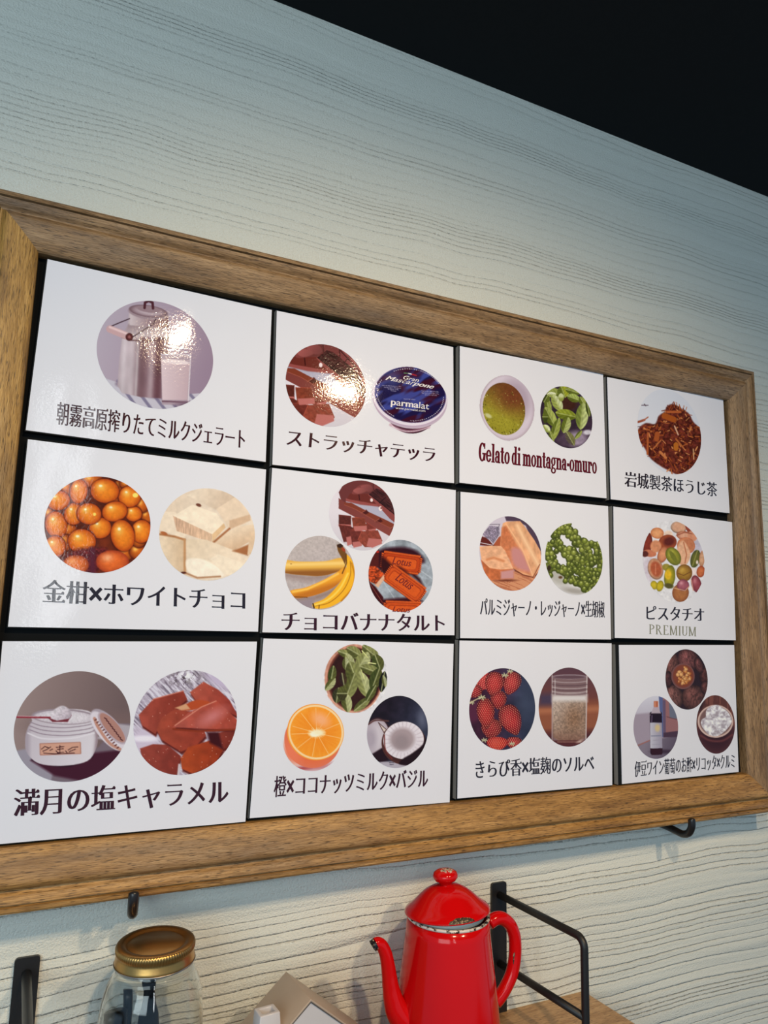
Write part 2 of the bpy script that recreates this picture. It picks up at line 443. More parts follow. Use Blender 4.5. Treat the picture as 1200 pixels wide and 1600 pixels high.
def letter_mesh(polys):
    cu = bpy.data.curves.new('lettering_fill', 'CURVE'); cu.dimensions = '2D'; cu.fill_mode = 'BOTH'
    for p in polys:
        s = cu.splines.new('POLY'); s.points.add(len(p) - 1); s.use_cyclic_u = True
        s.points.foreach_set('co', np.concatenate([p, np.zeros((len(p), 1)), np.ones((len(p), 1))], 1).ravel())
    ob = bpy.data.objects.new('lettering_fill', cu); COL.objects.link(ob)
    dg = bpy.context.evaluated_depsgraph_get(); dg.update()
    me = bpy.data.meshes.new_from_object(ob.evaluated_get(dg)); bpy.data.objects.remove(ob)
    return me
def embolden(me, b):
    """widen the stems by laying the letters on themselves, a little to either side"""
    n = len(me.vertices); co = np.zeros(n * 3); me.vertices.foreach_get('co', co); co = co.reshape(-1, 3); fs = [tuple(p.vertices) for p in me.polygons]
    V = np.concatenate([co + (dx, 0, dz) for dx, dz in ((-b, 0), (0, 1.2e-5), (b, 2.4e-5))]); m2 = bpy.data.meshes.new('lettering'); m2.from_pydata(V.tolist(), [], [tuple(i + k * n for i in f) for k in range(3) for f in fs]); return m2
def place_mesh(name, me, mat, rc, quad, z, parent, bbox=None, crop=True, shear=0.):
    s, ox, oy = CR[rc] if crop else (1, 0, 0)
    co = np.zeros(len(me.vertices) * 3); me.vertices.foreach_get('co', co); co = co.reshape(-1, 3)
    co[:, 0] += shear * co[:, 1]
    x0, y0, x1, y1 = bbox or (co[:, 0].min(), co[:, 1].min(), co[:, 0].max(), co[:, 1].max())
    u = (co[:, 0] - x0) / (x1 - x0); v = (y1 - co[:, 1]) / (y1 - y0)
    T, Rr, Bl = [np.array(at(ox + s * p[0], oy + s * p[1])) for p in quad]
    w = T + u[:, None] * (Rr - T) + v[:, None] * (Bl - T)
    org = w.mean(0)
    cc = np.stack([w[:, 0] - org[0], -co[:, 2], -(w[:, 1] - org[1])], 1)
    me.vertices.foreach_set('co', cc.ravel()); me.materials.clear(); me.materials.append(mat); me.update()
    # all letters face the room
    bm = bmesh.new(); bm.from_mesh(me)
    for f_ in bm.faces:
        if f_.normal.y > 0: f_.normal_flip()
    bm.to_mesh(me); bm.free()
    o = bpy.data.objects.new(name, me); link(o, parent); loc = B(org[0], org[1], z); p = parent
    while p is not None: loc = loc - p.location; p = p.parent
    o.location = loc
    return o
INK = mat_ink('maroon_black_ink', (52, 12, 28)); INK2 = mat_ink('maroon_ink', (92, 22, 36)); INK3 = mat_ink('olive_grey_ink', (134, 136, 118)); INKB = mat_ink('black_ink', (34, 26, 38))
INKW = mat_ink('white_ink', (225, 222, 228)); INKC = mat_ink('dark_brown_ink', (120, 32, 12))
ZT = -.00042
CAP = [((0, 0), '朝霧高原搾りたてミルクジェラート', [(245, 674), (1045, 792), (238, 772)], INK),
       ((0, 1), 'ストラッチャテッラ', [(118, 768), (1042, 883), (108, 866)], INK),
       ((0, 3), '岩城製茶ほうじ茶', [(203, 783), (845, 863), (203, 890)], INKB),
       ((1, 0), '金柑×ホワイトチョコ', [(188, 628), (1070, 672), (183, 730)], INKB),
       ((1, 1), 'チョコバナナタルト', [(150, 882), (1105, 900), (148, 992)], INK),
       ((1, 2), 'パルミジャーノ・レッジャーノ×生胡椒', [(232, 848), (1128, 872), (230, 982)], INKB),
       ((1, 3), 'ピスタチオ', [(322, 768), (738, 785), (322, 868)], INKB),
       ((2, 0), '満月の塩キャラメル', [(65, 712), (1045, 665), (60, 838)], INK),
       ((2, 1), '橙×ココナッツミルク×バジル', [(172, 785), (1020, 742), (166, 903)], INK),
       ((2, 2), 'きらぴ香×塩麹のソルベ', [(190, 882), (1012, 838), (190, 1008)], INKB),
       ((2, 3), '伊豆ワイン葡萄のお酢×リコッタ×クルミ', [(238, 918), (958, 862), (236, 1036)], INKB)]
for rc, s, q, ink in CAP:
    me = embolden(letter_mesh(glyph_curve(s, .016, .012, True)), .018 if len(s) < 12 else .022)
    place_mesh('caption', me, ink, rc, q, ZT, cards[rc])

# slab and thin serif capitals drawn stroke by stroke
def quadpts(polys):
    vs = []; fs = []
    for p in polys:
        b = len(vs); vs += [(x, y, (len(fs) % 29) * 4e-7) for x, y in p]; fs.append(tuple(range(b, b + len(p))))
    me = bpy.data.meshes.new('lettering'); me.from_pydata(vs, [], fs); return me
def R4(x0, y0, x1, y1): return [[(x0, y0), (x1, y0), (x1, y1), (x0, y1)]]
def arc(cx, cy, rx, ry, tx, ty, a0, a1, n=16):
    out = []
    for k in range(n):
        t0, t1 = [math.radians(a0 + (a1 - a0) * (k + d) / n) for d in (0, 1)]
        c0, s0, c1, s1 = math.cos(t0), math.sin(t0), math.cos(t1), math.sin(t1)
        out.append([(cx + rx * c0, cy + ry * s0), (cx + rx * c1, cy + ry * s1), (cx + (rx - tx) * c1, cy + (ry - ty) * s1), (cx + (rx - tx) * c0, cy + (ry - ty) * s0)])
    return out
def slab(text):
    S, T, X = .165, .075, .66
    def g(c):
        if c == 'o': return arc(.25, X / 2, .25, X / 2, .15, .075, 0, 360, 24), .50
        if c == 'e': return arc(.25, X / 2, .25, X / 2, .15, .08, 20, 335, 24) + R4(.12, .30, .48, .38) + R4(.36, .34, .49, .46), .50
        if c == 'l': return R4(.07, 0, .07 + S, 1) + R4(0, 0, .305, T) + R4(0, 1 - T, .2, 1), .305
        if c == 'i': return R4(.07, 0, .07 + S, X) + R4(0, 0, .305, T) + R4(0, X - T, .2, X) + arc(.15, .88, .1, .1, .1, .1, 0, 360, 12), .305
        if c == 't': return R4(.08, .1, .08 + S, .86) + R4(0, X - T, .33, X) + arc(.25, .16, .17, .16, .15, .075, 180, 330, 10), .36
        if c == 'n': return R4(.06, 0, .06 + S, X) + R4(0, 0, .27, T) + R4(0, X - T, .2, X) + arc(.32, X - .2, .2, .2, .16, .09, 0, 150, 10) + R4(.36, 0, .36 + S, X - .2) + R4(.30, 0, .58, T), .58
        if c == 'm':
            return (R4(.06, 0, .06 + S, X) + R4(0, 0, .27, T) + R4(0, X - T, .2, X) + arc(.30, X - .2, .19, .2, .16, .09, 0, 150, 10) + R4(.33, 0, .33 + S, X - .2) + R4(.285, 0, .53, T)
                    + arc(.58, X - .2, .19, .2, .16, .09, 0, 150, 10) + R4(.61, 0, .61 + S, X - .2) + R4(.56, 0, .83, T)), .83
        if c == 'u': return R4(.06, .18, .06 + S, X) + R4(0, X - T, .2, X) + arc(.24, .2, .18, .2, .16, .09, 180, 330, 10) + R4(.34, 0, .34 + S, X) + R4(.28, X - T, .48, X) + R4(.34, 0, .57, T), .57
        if c == 'r': return R4(.06, 0, .06 + S, X) + R4(0, 0, .30, T) + R4(0, X - T, .2, X) + arc(.32, X - .17, .15, .17, .13, .09, 20, 160, 8) + arc(.385, X - .16, .085, .095, .085, .095, 0, 360, 10), .46
        if c == 'a': return R4(.27, .04, .27 + S, X - .16) + arc(.23, X - .18, .205, .18, .16, .08, 0, 165, 10) + arc(.20, .19, .2, .19, .14, .07, 0, 360, 18) + R4(.30, 0, .50, T) + arc(.10, X - .2, .08, .08, .08, .08, 0, 360, 10), .50
        if c == 'd': return R4(.30, 0, .30 + S, 1) + R4(.23, 1 - T, .4, 1) + R4(.36, 0, .54, T) + arc(.22, X / 2, .22, X / 2, .15, .075, 0, 360, 22), .54
        if c == 'g': return arc(.22, .42, .22, .24, .14, .07, 0, 360, 20) + R4(.28, .58, .50, .66) + arc(.24, -.07, .25, .17, .12, .07, 0, 360, 20) + R4(.05, .06, .2, .2), .50
        if c == 'G': return arc(.32, .5, .32, .5, .18, .09, 42, 345, 24) + R4(.44, .06, .60, .44) + R4(.34, .38, .66, .46) + R4(.5, .68, .58, .98), .66
        if c == '-': return R4(.02, .25, .24, .42), .26
        return [], .16
    out = []; x = 0
    for ch in text:
        p, w = g(ch)
        out += [[(a + x, b) for a, b in q] for q in p]; x += w + .028
    return out
me = embolden(quadpts(slab('Gelato di montagna-omuro')), .018)
place_mesh('caption', me, INK2, (0, 2), [(222, 742), (1072, 846), (218, 912)], ZT, cards[0, 2])
def thin_caps(text):
    s, t, e = .10, .045, .05
    def serif(x, y): return R4(x - e, y, x + s + e, y + t)
    def st(x, top=True, bot=True): return R4(x, 0, x + s, 1) + (serif(x, 1 - t) if top else []) + (serif(x, 0) if bot else [])
    def diag(x0, y0, x1, y1, w): return [[(x0, y0), (x0 + w, y0), (x1 + w, y1), (x1, y1)]]
    G = {'P': (st(.05) + arc(.15, .74, .38, .26, .10, .045, -90, 90, 14) + R4(.05, 1 - t, .16, 1), .55),
         'R': (st(.05) + arc(.15, .75, .34, .25, .10, .045, -90, 90, 14) + diag(.52, 0, .24, .5, .1) + R4(.48, 0, .68, t), .66),
         'E': (st(.05) + R4(.05, 0, .52, t) + R4(.05, .48, .38, .52) + R4(.05, 1 - t, .5, 1) + R4(.49, 0, .53, .2) + R4(.46, .82, .5, 1), .55),
         'M': (st(.03) + st(.66) + diag(.34, .05, .05, 1, .09) + diag(.37, .05, .66, 1, .05), .82),
         'I': (st(.05), .2), 'U': (R4(.05, .3, .05 + s, 1) + serif(.05, 1 - t) + R4(.50, .3, .55, 1) + R4(.44, 1 - t, .62, 1) + arc(.30, .3, .25, .3, .08, .05, 180, 360, 14), .62)}
    out = []; x = 0
    for ch in text:
        p, w = G[ch]; out += [[(a + x, b) for a, b in q] for q in p]; x += w + .16
    return out
o = place_mesh('subtitle', embolden(quadpts(thin_caps('PREMIUM')), .014), INK3, (1, 3), [(342, 902), (680, 922), (342, 972)], ZT, cards[1, 3])
o['label'] = 'olive grey word PREMIUM under the caption'
# ------------------------------------------------------------------ printed photographs on the cards
WH = (214, 212, 216)                              # reads as the paper itself
_rs = np.random.RandomState(11)
_lat = _rs.rand(256, 256)
def vnoise(x, y):
    xi = np.floor(x).astype(int); yi = np.floor(y).astype(int); fx = x - xi; fy = y - yi
    fx = fx * fx * (3 - 2 * fx); fy = fy * fy * (3 - 2 * fy)
    g = lambda a, b: _lat[a % 256, b % 256]
    return (g(xi, yi) * (1 - fx) + g(xi + 1, yi) * fx) * (1 - fy) + (g(xi, yi + 1) * (1 - fx) + g(xi + 1, yi + 1) * fx) * fy
def fbm(x, y, o=3):
    s = 0; a = .5; t = 0
    for k in range(o): s = s + a * vnoise(x * 2 ** k + 17 * k, y * 2 ** k + 5 * k); t += a; a *= .5
    return s / t
class Art:
    """flat artwork: ink colour for every point of the print"""
    def __init__(s, x, y, bg=WH): s.x = x; s.y = y; s.c = np.tile(np.array(bg, float), (len(x), 1)); s.last = np.ones(len(x))
    def put(s, m, c):
        c = np.array(c, float)
        s.c = s.c * (1 - m[:, None]) + (c if c.ndim == 2 else c[None]) * m[:, None]; s.last = m; return s
    def tone(s, m, k): s.c = np.clip(s.c * (1 + (k * m)[:, None]), 0, 235); return s
    def grad(s, c1, c2, x0, y0, x1, y1, m=None):
        t = np.clip(((s.x - x0) * (x1 - x0) + (s.y - y0) * (y1 - y0)) / ((x1 - x0) ** 2 + (y1 - y0) ** 2), 0, 1)[:, None]
        return s.put(np.ones(len(s.x)) if m is None else m, np.array(c1) * (1 - t) + np.array(c2) * t)
    def mpoly(s, P, w=3, smooth=False):
        P = np.array(catmull(P, 5, True) if smooth else P, float)
        d = np.full(len(s.x), 1e9); ins = np.zeros(len(s.x), bool)
        for a, b in zip(P, np.roll(P, -1, 0)):
            e = b - a; L = e @ e + 1e-9
            t = np.clip(((s.x - a[0]) * e[0] + (s.y - a[1]) * e[1]) / L, 0, 1)
            d = np.minimum(d, np.hypot(s.x - a[0] - t * e[0], s.y - a[1] - t * e[1]))
            if a[1] != b[1]:
                c = ((a[1] > s.y) != (b[1] > s.y)) & (s.x < (b[0] - a[0]) * (s.y - a[1]) / (b[1] - a[1]) + a[0]); ins ^= c
        return np.clip(.5 + np.where(ins, d, -d) / w, 0, 1)
    def poly(s, P, c, w=3, smooth=False, c2=None, g=None):
        m = s.mpoly(P, w, smooth)
        if c2 is not None: return s.grad(c, c2, *g, m=m)
        return s.put(m, c)
    def rr(s, cx, cy, rx, ry, rot=0):
        a = math.radians(rot); dx = s.x - cx; dy = s.y - cy
        u = (dx * math.cos(a) + dy * math.sin(a)) / rx; v = (-dx * math.sin(a) + dy * math.cos(a)) / ry
        return u, v
    def ell(s, cx, cy, rx, ry, c, rot=0, edge=None, hl=None, w=3, hx=-.3, hy=-.35, hs=.35):
        u, v = s.rr(cx, cy, rx, ry, rot); r = np.hypot(u, v); m = np.clip(.5 + (1 - r) * min(rx, ry) / w, 0, 1)
        col = np.tile(np.array(c, float), (len(r), 1))
        if edge is not None:
            t = np.clip(r, 0, 1) ** 3; col = col * (1 - t[:, None]) + np.array(edge) * t[:, None]
        if hl is not None:
            q = np.exp(-(((s.x - cx) / rx - hx) ** 2 + ((s.y - cy) / ry - hy) ** 2) / hs ** 2)[:, None]; col = col * (1 - q) + np.array(hl) * q
        return s.put(m, col)
    def line(s, P, w, c, soft=2, smooth=False, k=1.):
        P = np.array(catmull(P, 5) if smooth else P, float); d = np.full(len(s.x), 1e9)
        for a, b in zip(P[:-1], P[1:]):
            e = b - a; L = e @ e + 1e-9; t = np.clip(((s.x - a[0]) * e[0] + (s.y - a[1]) * e[1]) / L, 0, 1)
            d = np.minimum(d, np.hypot(s.x - a[0] - t * e[0], s.y - a[1] - t * e[1]))
        return s.put(k * np.clip(.5 + (w / 2 - d) / soft, 0, 1), c)
    def rbox(s, cx, cy, hw, hh, c, rot=0, r=10, w=3):
        a = math.radians(rot); dx = s.x - cx; dy = s.y - cy
        u = np.abs(dx * math.cos(a) + dy * math.sin(a)) - hw + r; v = np.abs(-dx * math.sin(a) + dy * math.cos(a)) - hh + r
        d = np.hypot(np.maximum(u, 0), np.maximum(v, 0)) + np.minimum(np.maximum(u, v), 0) - r
        return s.put(np.clip(.5 - d / w, 0, 1), c)
    def leaf(s, cx, cy, L, W, ang, c1=(120, 140, 60), c2=(70, 90, 30), rib=(165, 180, 110)):
        u, v = s.rr(cx, cy, L, W, ang); hw = np.clip(1 - u * u, 0, 1) ** .7
        inside = np.clip((hw - np.abs(v)) * W / 3 + .3, 0, 1) * (np.abs(u) < 1)
        t = np.clip(.5 + v * 1.6, 0, 1)[:, None]; col = np.array(c1) * (1 - t) + np.array(c2) * t
        col = col * (1 + .07 * np.sin(u * 14 + np.abs(v) * 9))[:, None]
        s.put(inside, col); s.put(inside * np.exp(-(v * W / 3.2) ** 2) * .8, rib); s.last = inside; return s
    def tex(s, amp, sx, sy=None, m=None, o=3, rot=0):
        sy = sy or sx; a = math.radians(rot); u = s.x * math.cos(a) + s.y * math.sin(a); v = -s.x * math.sin(a) + s.y * math.cos(a)
        k = (fbm(u / sx, v / sy, o) - .5) * 2 * amp
        return s.tone(np.ones(len(s.x)) if m is None else m, k)

def a_milk(a):
    a.grad((178, 164, 178), (150, 128, 148), 420, 350, 900, 520)
    a.poly([(400, 560), (520, 600), (700, 650), (850, 640), (920, 650), (920, 740), (400, 740)], (188, 182, 194))
    for k in range(7): a.line([(440 + 62 * k, 575 + 12 * k), (540 + 62 * k, 720 + 6 * k)], 13, (128, 120, 146), 5)
    a.line([(500, 600), (640, 650), (840, 690)], 16, (118, 95, 118), 14, k=.7)
    a.poly([(550, 290), (546, 352), (520, 402), (508, 500), (500, 605), (520, 638), (600, 656), (700, 662), (712, 520), (722, 400), (716, 318)], (168, 150, 158), 4, c2=(120, 84, 96), g=(520, 0, 725, 0))
    m = a.last
    for x, w, c, k in ((528, 16, (205, 192, 198), .8), (560, 22, (196, 182, 188), .8), (608, 26, (118, 84, 92), .75), (648, 14, (178, 160, 166), .7), (676, 20, (96, 56, 66), .7), (702, 10, (160, 140, 146), .6), (585, 6, (205, 195, 198), .6)):
        a.put(m * k * np.exp(-((a.x - x + (a.y - 500) * .05) / w) ** 2), c)
    a.tex(.10, 40, 90, m)
    a.poly([(548, 345), (715, 350), (722, 400), (520, 400)], (150, 128, 134), 8, c2=(188, 172, 178), g=(0, 345, 0, 400))
    a.line([(520, 402), (560, 414), (640, 418), (720, 402)], 5, (96, 62, 70), 4)
    a.poly([(554, 300), (552, 350), (716, 362), (716, 312)], (196, 180, 184), 4, c2=(112, 74, 84), g=(560, 0, 716, 0))
    a.ell(632, 298, 86, 27, (156, 134, 142), 8); a.ell(632, 290, 82, 25, (186, 166, 174), 8, edge=(110, 80, 90)); a.ell(634, 282, 52, 14, (150, 124, 132), 8)
    a.line([(616, 276), (618, 254), (634, 246), (650, 254), (652, 278)], 11, (84, 40, 52), 3)
    a.line([(552, 322), (512, 338), (470, 356)], 5, (78, 54, 66)); a.line([(664, 324), (652, 345), (610, 372), (560, 404)], 5, (78, 54, 66))
    a.line([(468, 366), (545, 398)], 31, (196, 158, 160), 4); a.line([(468, 358), (545, 388)], 9, (222, 190, 190), 6)
    a.ell(551, 400, 16, 17, (104, 46, 50), edge=(70, 28, 34)); a.ell(551, 400, 6, 6, (150, 90, 90))
    a.poly([(686, 474), (813, 476), (802, 690), (690, 688)], (168, 148, 160), 3); a.line([(687, 474), (813, 476)], 4, (205, 195, 205)); a.line([(812, 476), (801, 690)], 5, (205, 192, 200))
    a.poly([(687, 498), (809, 512), (797, 668), (692, 668)], (208, 186, 192), 3, c2=(186, 160, 168), g=(690, 0, 810, 0)); a.ell(748, 506, 61, 10, (222, 204, 206), 5)
    a.line([(692, 674), (798, 678)], 7, (120, 88, 104)); a.ell(815, 690, 60, 14, (118, 92, 112), w=14)

def a_choc(a, k=1., ox=0, oy=0):
    X, Y = a.x, a.y; a.x = (X - ox) / k; a.y = (Y - oy) / k
    a.grad((212, 204, 212), (198, 190, 198), 0, 450, 0, 740)
    a.poly([(60, 300), (150, 150), (330, 120), (600, 200), (700, 500), (606, 640), (480, 560), (330, 420), (100, 430)], (112, 54, 52))
    a.poly([(325, 236), (430, 240), (480, 262), (440, 330), (350, 300)], (122, 60, 58)); a.poly([(440, 266), (540, 300), (600, 420), (606, 600), (500, 400), (440, 340)], (126, 62, 62), c2=(150, 78, 78), g=(440, 300, 606, 420))
    for l in ([(338, 236), (346, 300)], [(440, 262), (446, 330)], [(440, 265), (520, 350), (600, 440)], [(520, 290), (470, 350)], [(560, 340), (520, 390)]): a.line(l, 6, (70, 30, 32))
    a.line([(448, 258), (525, 335), (602, 425)], 4, (165, 95, 92))
    a.poly([(118, 372), (150, 310), (300, 312), (370, 412), (250, 400)], (112, 46, 38)); a.poly([(118, 348), (160, 360), (370, 396), (380, 420), (250, 402), (118, 372)], (152, 76, 72)); a.line([(222, 315), (228, 362)], 8, (72, 26, 24))
    for P, c in (([(168, 300), (236, 240), (332, 238), (326, 292), (200, 318)], (140, 68, 64)), ([(236, 252), (300, 236), (332, 262), (322, 292), (280, 292)], (164, 86, 84)), ([(176, 285), (230, 262), (280, 290), (216, 312)], (168, 90, 86))):
        a.poly(P, c, 6, True, c2=tuple(.75 * q for q in c), g=(200, 240, 300, 310))
    a.poly([(120, 372), (240, 400), (420, 420), (560, 530), (600, 580), (600, 620), (440, 540), (300, 460), (105, 440)], (170, 166, 184), 8)
    a.poly([(295, 318), (360, 268), (400, 282), (560, 410), (606, 520), (606, 600), (590, 606), (470, 512)], (142, 70, 66))
    a.poly([(302, 314), (362, 268), (404, 282), (560, 412), (600, 500), (604, 570), (500, 470)], (66, 30, 30), c2=(92, 48, 46), g=(300, 280, 600, 540))
    m = a.last; a.tex(.5, 40, 5, m, rot=32)
    for l in ([(385, 386), (440, 340)], [(470, 450), (520, 400)], [(306, 316), (502, 472), (600, 572)]): a.line(l, 6, (44, 18, 20))
    a.ell(324, 362, 11, 14, (226, 208, 208)); a.ell(396, 430, 14, 18, (226, 208, 208)); a.ell(402, 426, 8, 8, (130, 60, 58))
    a.poly([(60, 345), (110, 380), (160, 384), (290, 452), (440, 522), (606, 606), (640, 640), (600, 690), (535, 690), (330, 572), (60, 430)], (128, 62, 56), c2=(140, 70, 62), g=(105, 400, 600, 600))
    a.poly([(105, 380), (160, 384), (290, 452), (440, 522), (606, 606), (570, 625), (480, 590), (340, 522), (200, 440), (105, 402)], (132, 60, 40), 5)
    for x, y in ((270, 452), (380, 520), (500, 578)): a.poly([(x - 34, y + 12), (x + 12, y - 14), (x + 34, y + 12), (x + 6, y + 26)], (84, 30, 24), 6); a.line([(x - 30, y + 14), (x + 6, y - 8)], 5, (175, 95, 76), 4)
    a.line([(105, 400), (200, 438), (340, 520), (480, 588), (580, 632)], 4, (160, 84, 70))
    for P, c, P2 in (([(60, 480), (160, 490), (160, 575), (60, 570)], (96, 42, 34), [(60, 555), (160, 560), (160, 580), (60, 575)]),
                     ([(285, 540), (362, 592), (330, 640), (262, 600)], (128, 56, 46), [(300, 600), (362, 590), (345, 625), (300, 640)]),
                     ([(60, 560), (150, 570), (232, 612), (220, 690), (100, 700)], (106, 46, 38), [(120, 660), (222, 640), (215, 700), (130, 730)]),
                     ([(150, 600), (250, 612), (240, 720), (170, 730)], (112, 48, 40), [(170, 700), (250, 690), (245, 730), (180, 745)]),
                     ([(165, 502), (266, 506), (290, 600), (178, 604)], (132, 60, 42), [(178, 572), (286, 568), (286, 605), (190, 612)]),
                     ([(215, 682), (245, 612), (375, 604), (412, 690), (330, 740), (270, 740)], (142, 66, 50), [(300, 668), (404, 676), (408, 712), (330, 745), (284, 730)])):
        a.poly(P, c, 4); m = a.last; a.tex(.18, 12, None, m); a.poly(P2, (184, 106, 100), 5)
        a.line([P[0], P[1]], 3, tuple(min(220, q * 1.35) for q in c))
    a.x, a.y = X, Y

def a_tub(a):
    a.ell(892, 640, 158, 150, (92, 36, 56), 8, edge=(50, 16, 34)); a.line([(760, 735), (830, 768), (900, 775), (1000, 750)], 18, (188, 140, 160), 6, True, .6)
    a.line([(770, 745), (850, 775), (940, 770), (1010, 745)], 3, (230, 215, 225), 3, True)
    a.ell(882, 582, 232, 176, (186, 168, 184), 10); a.ell(881, 572, 235, 179, (208, 196, 208), 10, edge=(180, 160, 180)); a.ell(880, 560, 235, 184, (176, 152, 176), 10); a.ell(881, 556, 234, 183, (212, 202, 214), 10)
    a.ell(884, 548, 224, 173, (34, 26, 74), 10); m = a.last
    n = fbm(a.x / 130 + .6 * fbm(a.x / 90, a.y / 90), (a.y + a.x * .35) / 46, 2)
    a.put(m * np.clip((n - .47) * 7, 0, 1), (66, 20, 44)); n2 = fbm(a.x / 110 + 7, (a.y + a.x * .5) / 40 + 3, 2)
    a.put(m * np.clip((n2 - .52) * 6, 0, 1) * .8, (62, 84, 168)); a.put(m * .5 * np.exp(-((a.x - 770) ** 2 + (a.y - 440) ** 2) / 60 ** 2), (96, 118, 186))
    u, v = a.rr(884, 548, 224, 173, 10); r = np.hypot(u, v); th = np.arctan2(v, u)
    a.put(m * (np.abs(r - .93) < .013) * (np.sin(th * 90) > -.3) * .8 * ((np.abs(np.sin(th * 1.5 + .6)) > .35)), (190, 182, 205)); a.put(m * (r > .975) * .6, (110, 100, 150))
    for y0, x0, x1 in ((490, 706, 830), (501, 716, 826), (512, 740, 812), (523, 762, 800), (524, 950, 1062), (536, 952, 1060), (548, 976, 1050), (574, 842, 918)):
        t = (a.x - x0) * .06; a.put(m * (np.abs(a.y - y0 - t) < 2.6) * (a.x > x0) * (a.x < x1) * (np.sin(a.x * 1.1) > -.4) * .6, (180, 172, 200))
    a.line([(845, 412), (872, 414)], 5, (70, 130, 90)); a.line([(872, 414), (895, 420)], 5, (225, 225, 225)); a.line([(895, 420), (922, 427)], 6, (190, 40, 50))

def a_tea(a):
    a.ell(425, 496, 196, 236, (206, 194, 206), -8, edge=(196, 182, 196)); a.put(.6 * np.clip(np.hypot(*a.rr(425, 496, 190, 230, -8)) * 12 - 11.2, 0, 1) * (np.hypot(*a.rr(425, 496, 197, 237, -8)) < 1), (168, 150, 160))
    a.ell(428, 470, 172, 205, (188, 172, 186), -10, edge=(204, 192, 204), w=20); a.ell(500, 420, 90, 130, (172, 154, 170), -20, w=70)
    a.ell(403, 503, 151, 190, (140, 132, 36), -12, edge=(112, 100, 24)); m = a.last
    a.grad((112, 62, 36), (156, 148, 44), 470, 380, 380, 560, m=m * np.clip(.9 - np.hypot(*a.rr(440, 420, 260, 240)) * .2, 0, 1))
    a.put(m * .9 * np.exp(-((a.x - 470) / 110) ** 2 - ((a.y - 420) / 90) ** 2), (118, 62, 36)); a.tex(.12, 8, None, m)
    u, v = a.rr(403, 503, 151, 190, -12); r = np.hypot(u, v); rn = random.Random(3)
    for k in range(46):
        t = math.radians(rn.uniform(-20, 230)); q = rn.uniform(.86, .98); ca = math.radians(-12)
        px = 151 * q * math.cos(t); py = 190 * q * math.sin(t)
        a.ell(403 + px * math.cos(ca) - py * math.sin(ca), 503 + px * math.sin(ca) + py * math.cos(ca), 4, 4, rn.choice([(74, 70, 20), (182, 172, 96), (96, 88, 30)]))
    for k in range(50): a.ell(rn.uniform(300, 500), rn.uniform(380, 640), 2.6, 2.6, rn.choice([(96, 84, 30), (172, 164, 80)]))
    a.ell(290, 552, 26, 14, (186, 184, 130), 30, w=10)

G1, G2, G3, G4 = (134, 150, 72), (86, 104, 36), (180, 190, 134), (58, 74, 30)
def a_basil(a):
    a.c[:] = (62, 46, 62); a.tex(.25, 60)
    a.ell(860, 470, 70, 50, (70, 40, 32), w=30)
    a.ell(925, 720, 80, 55, (148, 132, 152), w=40); a.ell(1005, 672, 32, 18, (206, 200, 212), w=12); a.ell(850, 730, 60, 40, (84, 66, 84), w=20)
    L = [(760, 385, 60, 34, 10, G1, G2), (745, 400, 36, 20, 0, (206, 212, 176), G1), (830, 380, 44, 46, 70, (150, 160, 40), G2), (900, 375, 60, 26, 15, G1, G2), (905, 425, 52, 30, 20, (140, 168, 84), G2),
         (785, 460, 66, 36, 60, (178, 190, 140), G1), (720, 480, 60, 26, 78, G1, G2), (735, 560, 80, 40, 62, (150, 168, 84), G2), (705, 430, 30, 30, 120, G2, G4), (850, 545, 78, 40, 12, (128, 146, 44), (90, 108, 30)),
         (970, 450, 40, 26, 60, G1, G2), (965, 555, 98, 46, 96, (168, 184, 120), (104, 126, 56)), (1010, 500, 60, 18, 80, G2, G4), (775, 650, 88, 30, 108, (140, 156, 70), G2), (850, 620, 60, 34, 108, (156, 172, 104), G2), (710, 645, 34, 24, 50, (196, 206, 160), G1),
         (880, 715, 60, 30, 60, (120, 118, 70), (90, 80, 70)), (940, 690, 40, 16, 130, G1, G2), (700, 560, 20, 50, 0, G2, G4), (745, 700, 44, 18, 70, G1, G2), (815, 420, 22, 30, 0, (190, 200, 150), G1)]
    for q in L: a.leaf(*q)
    a.tex(.12, 22)

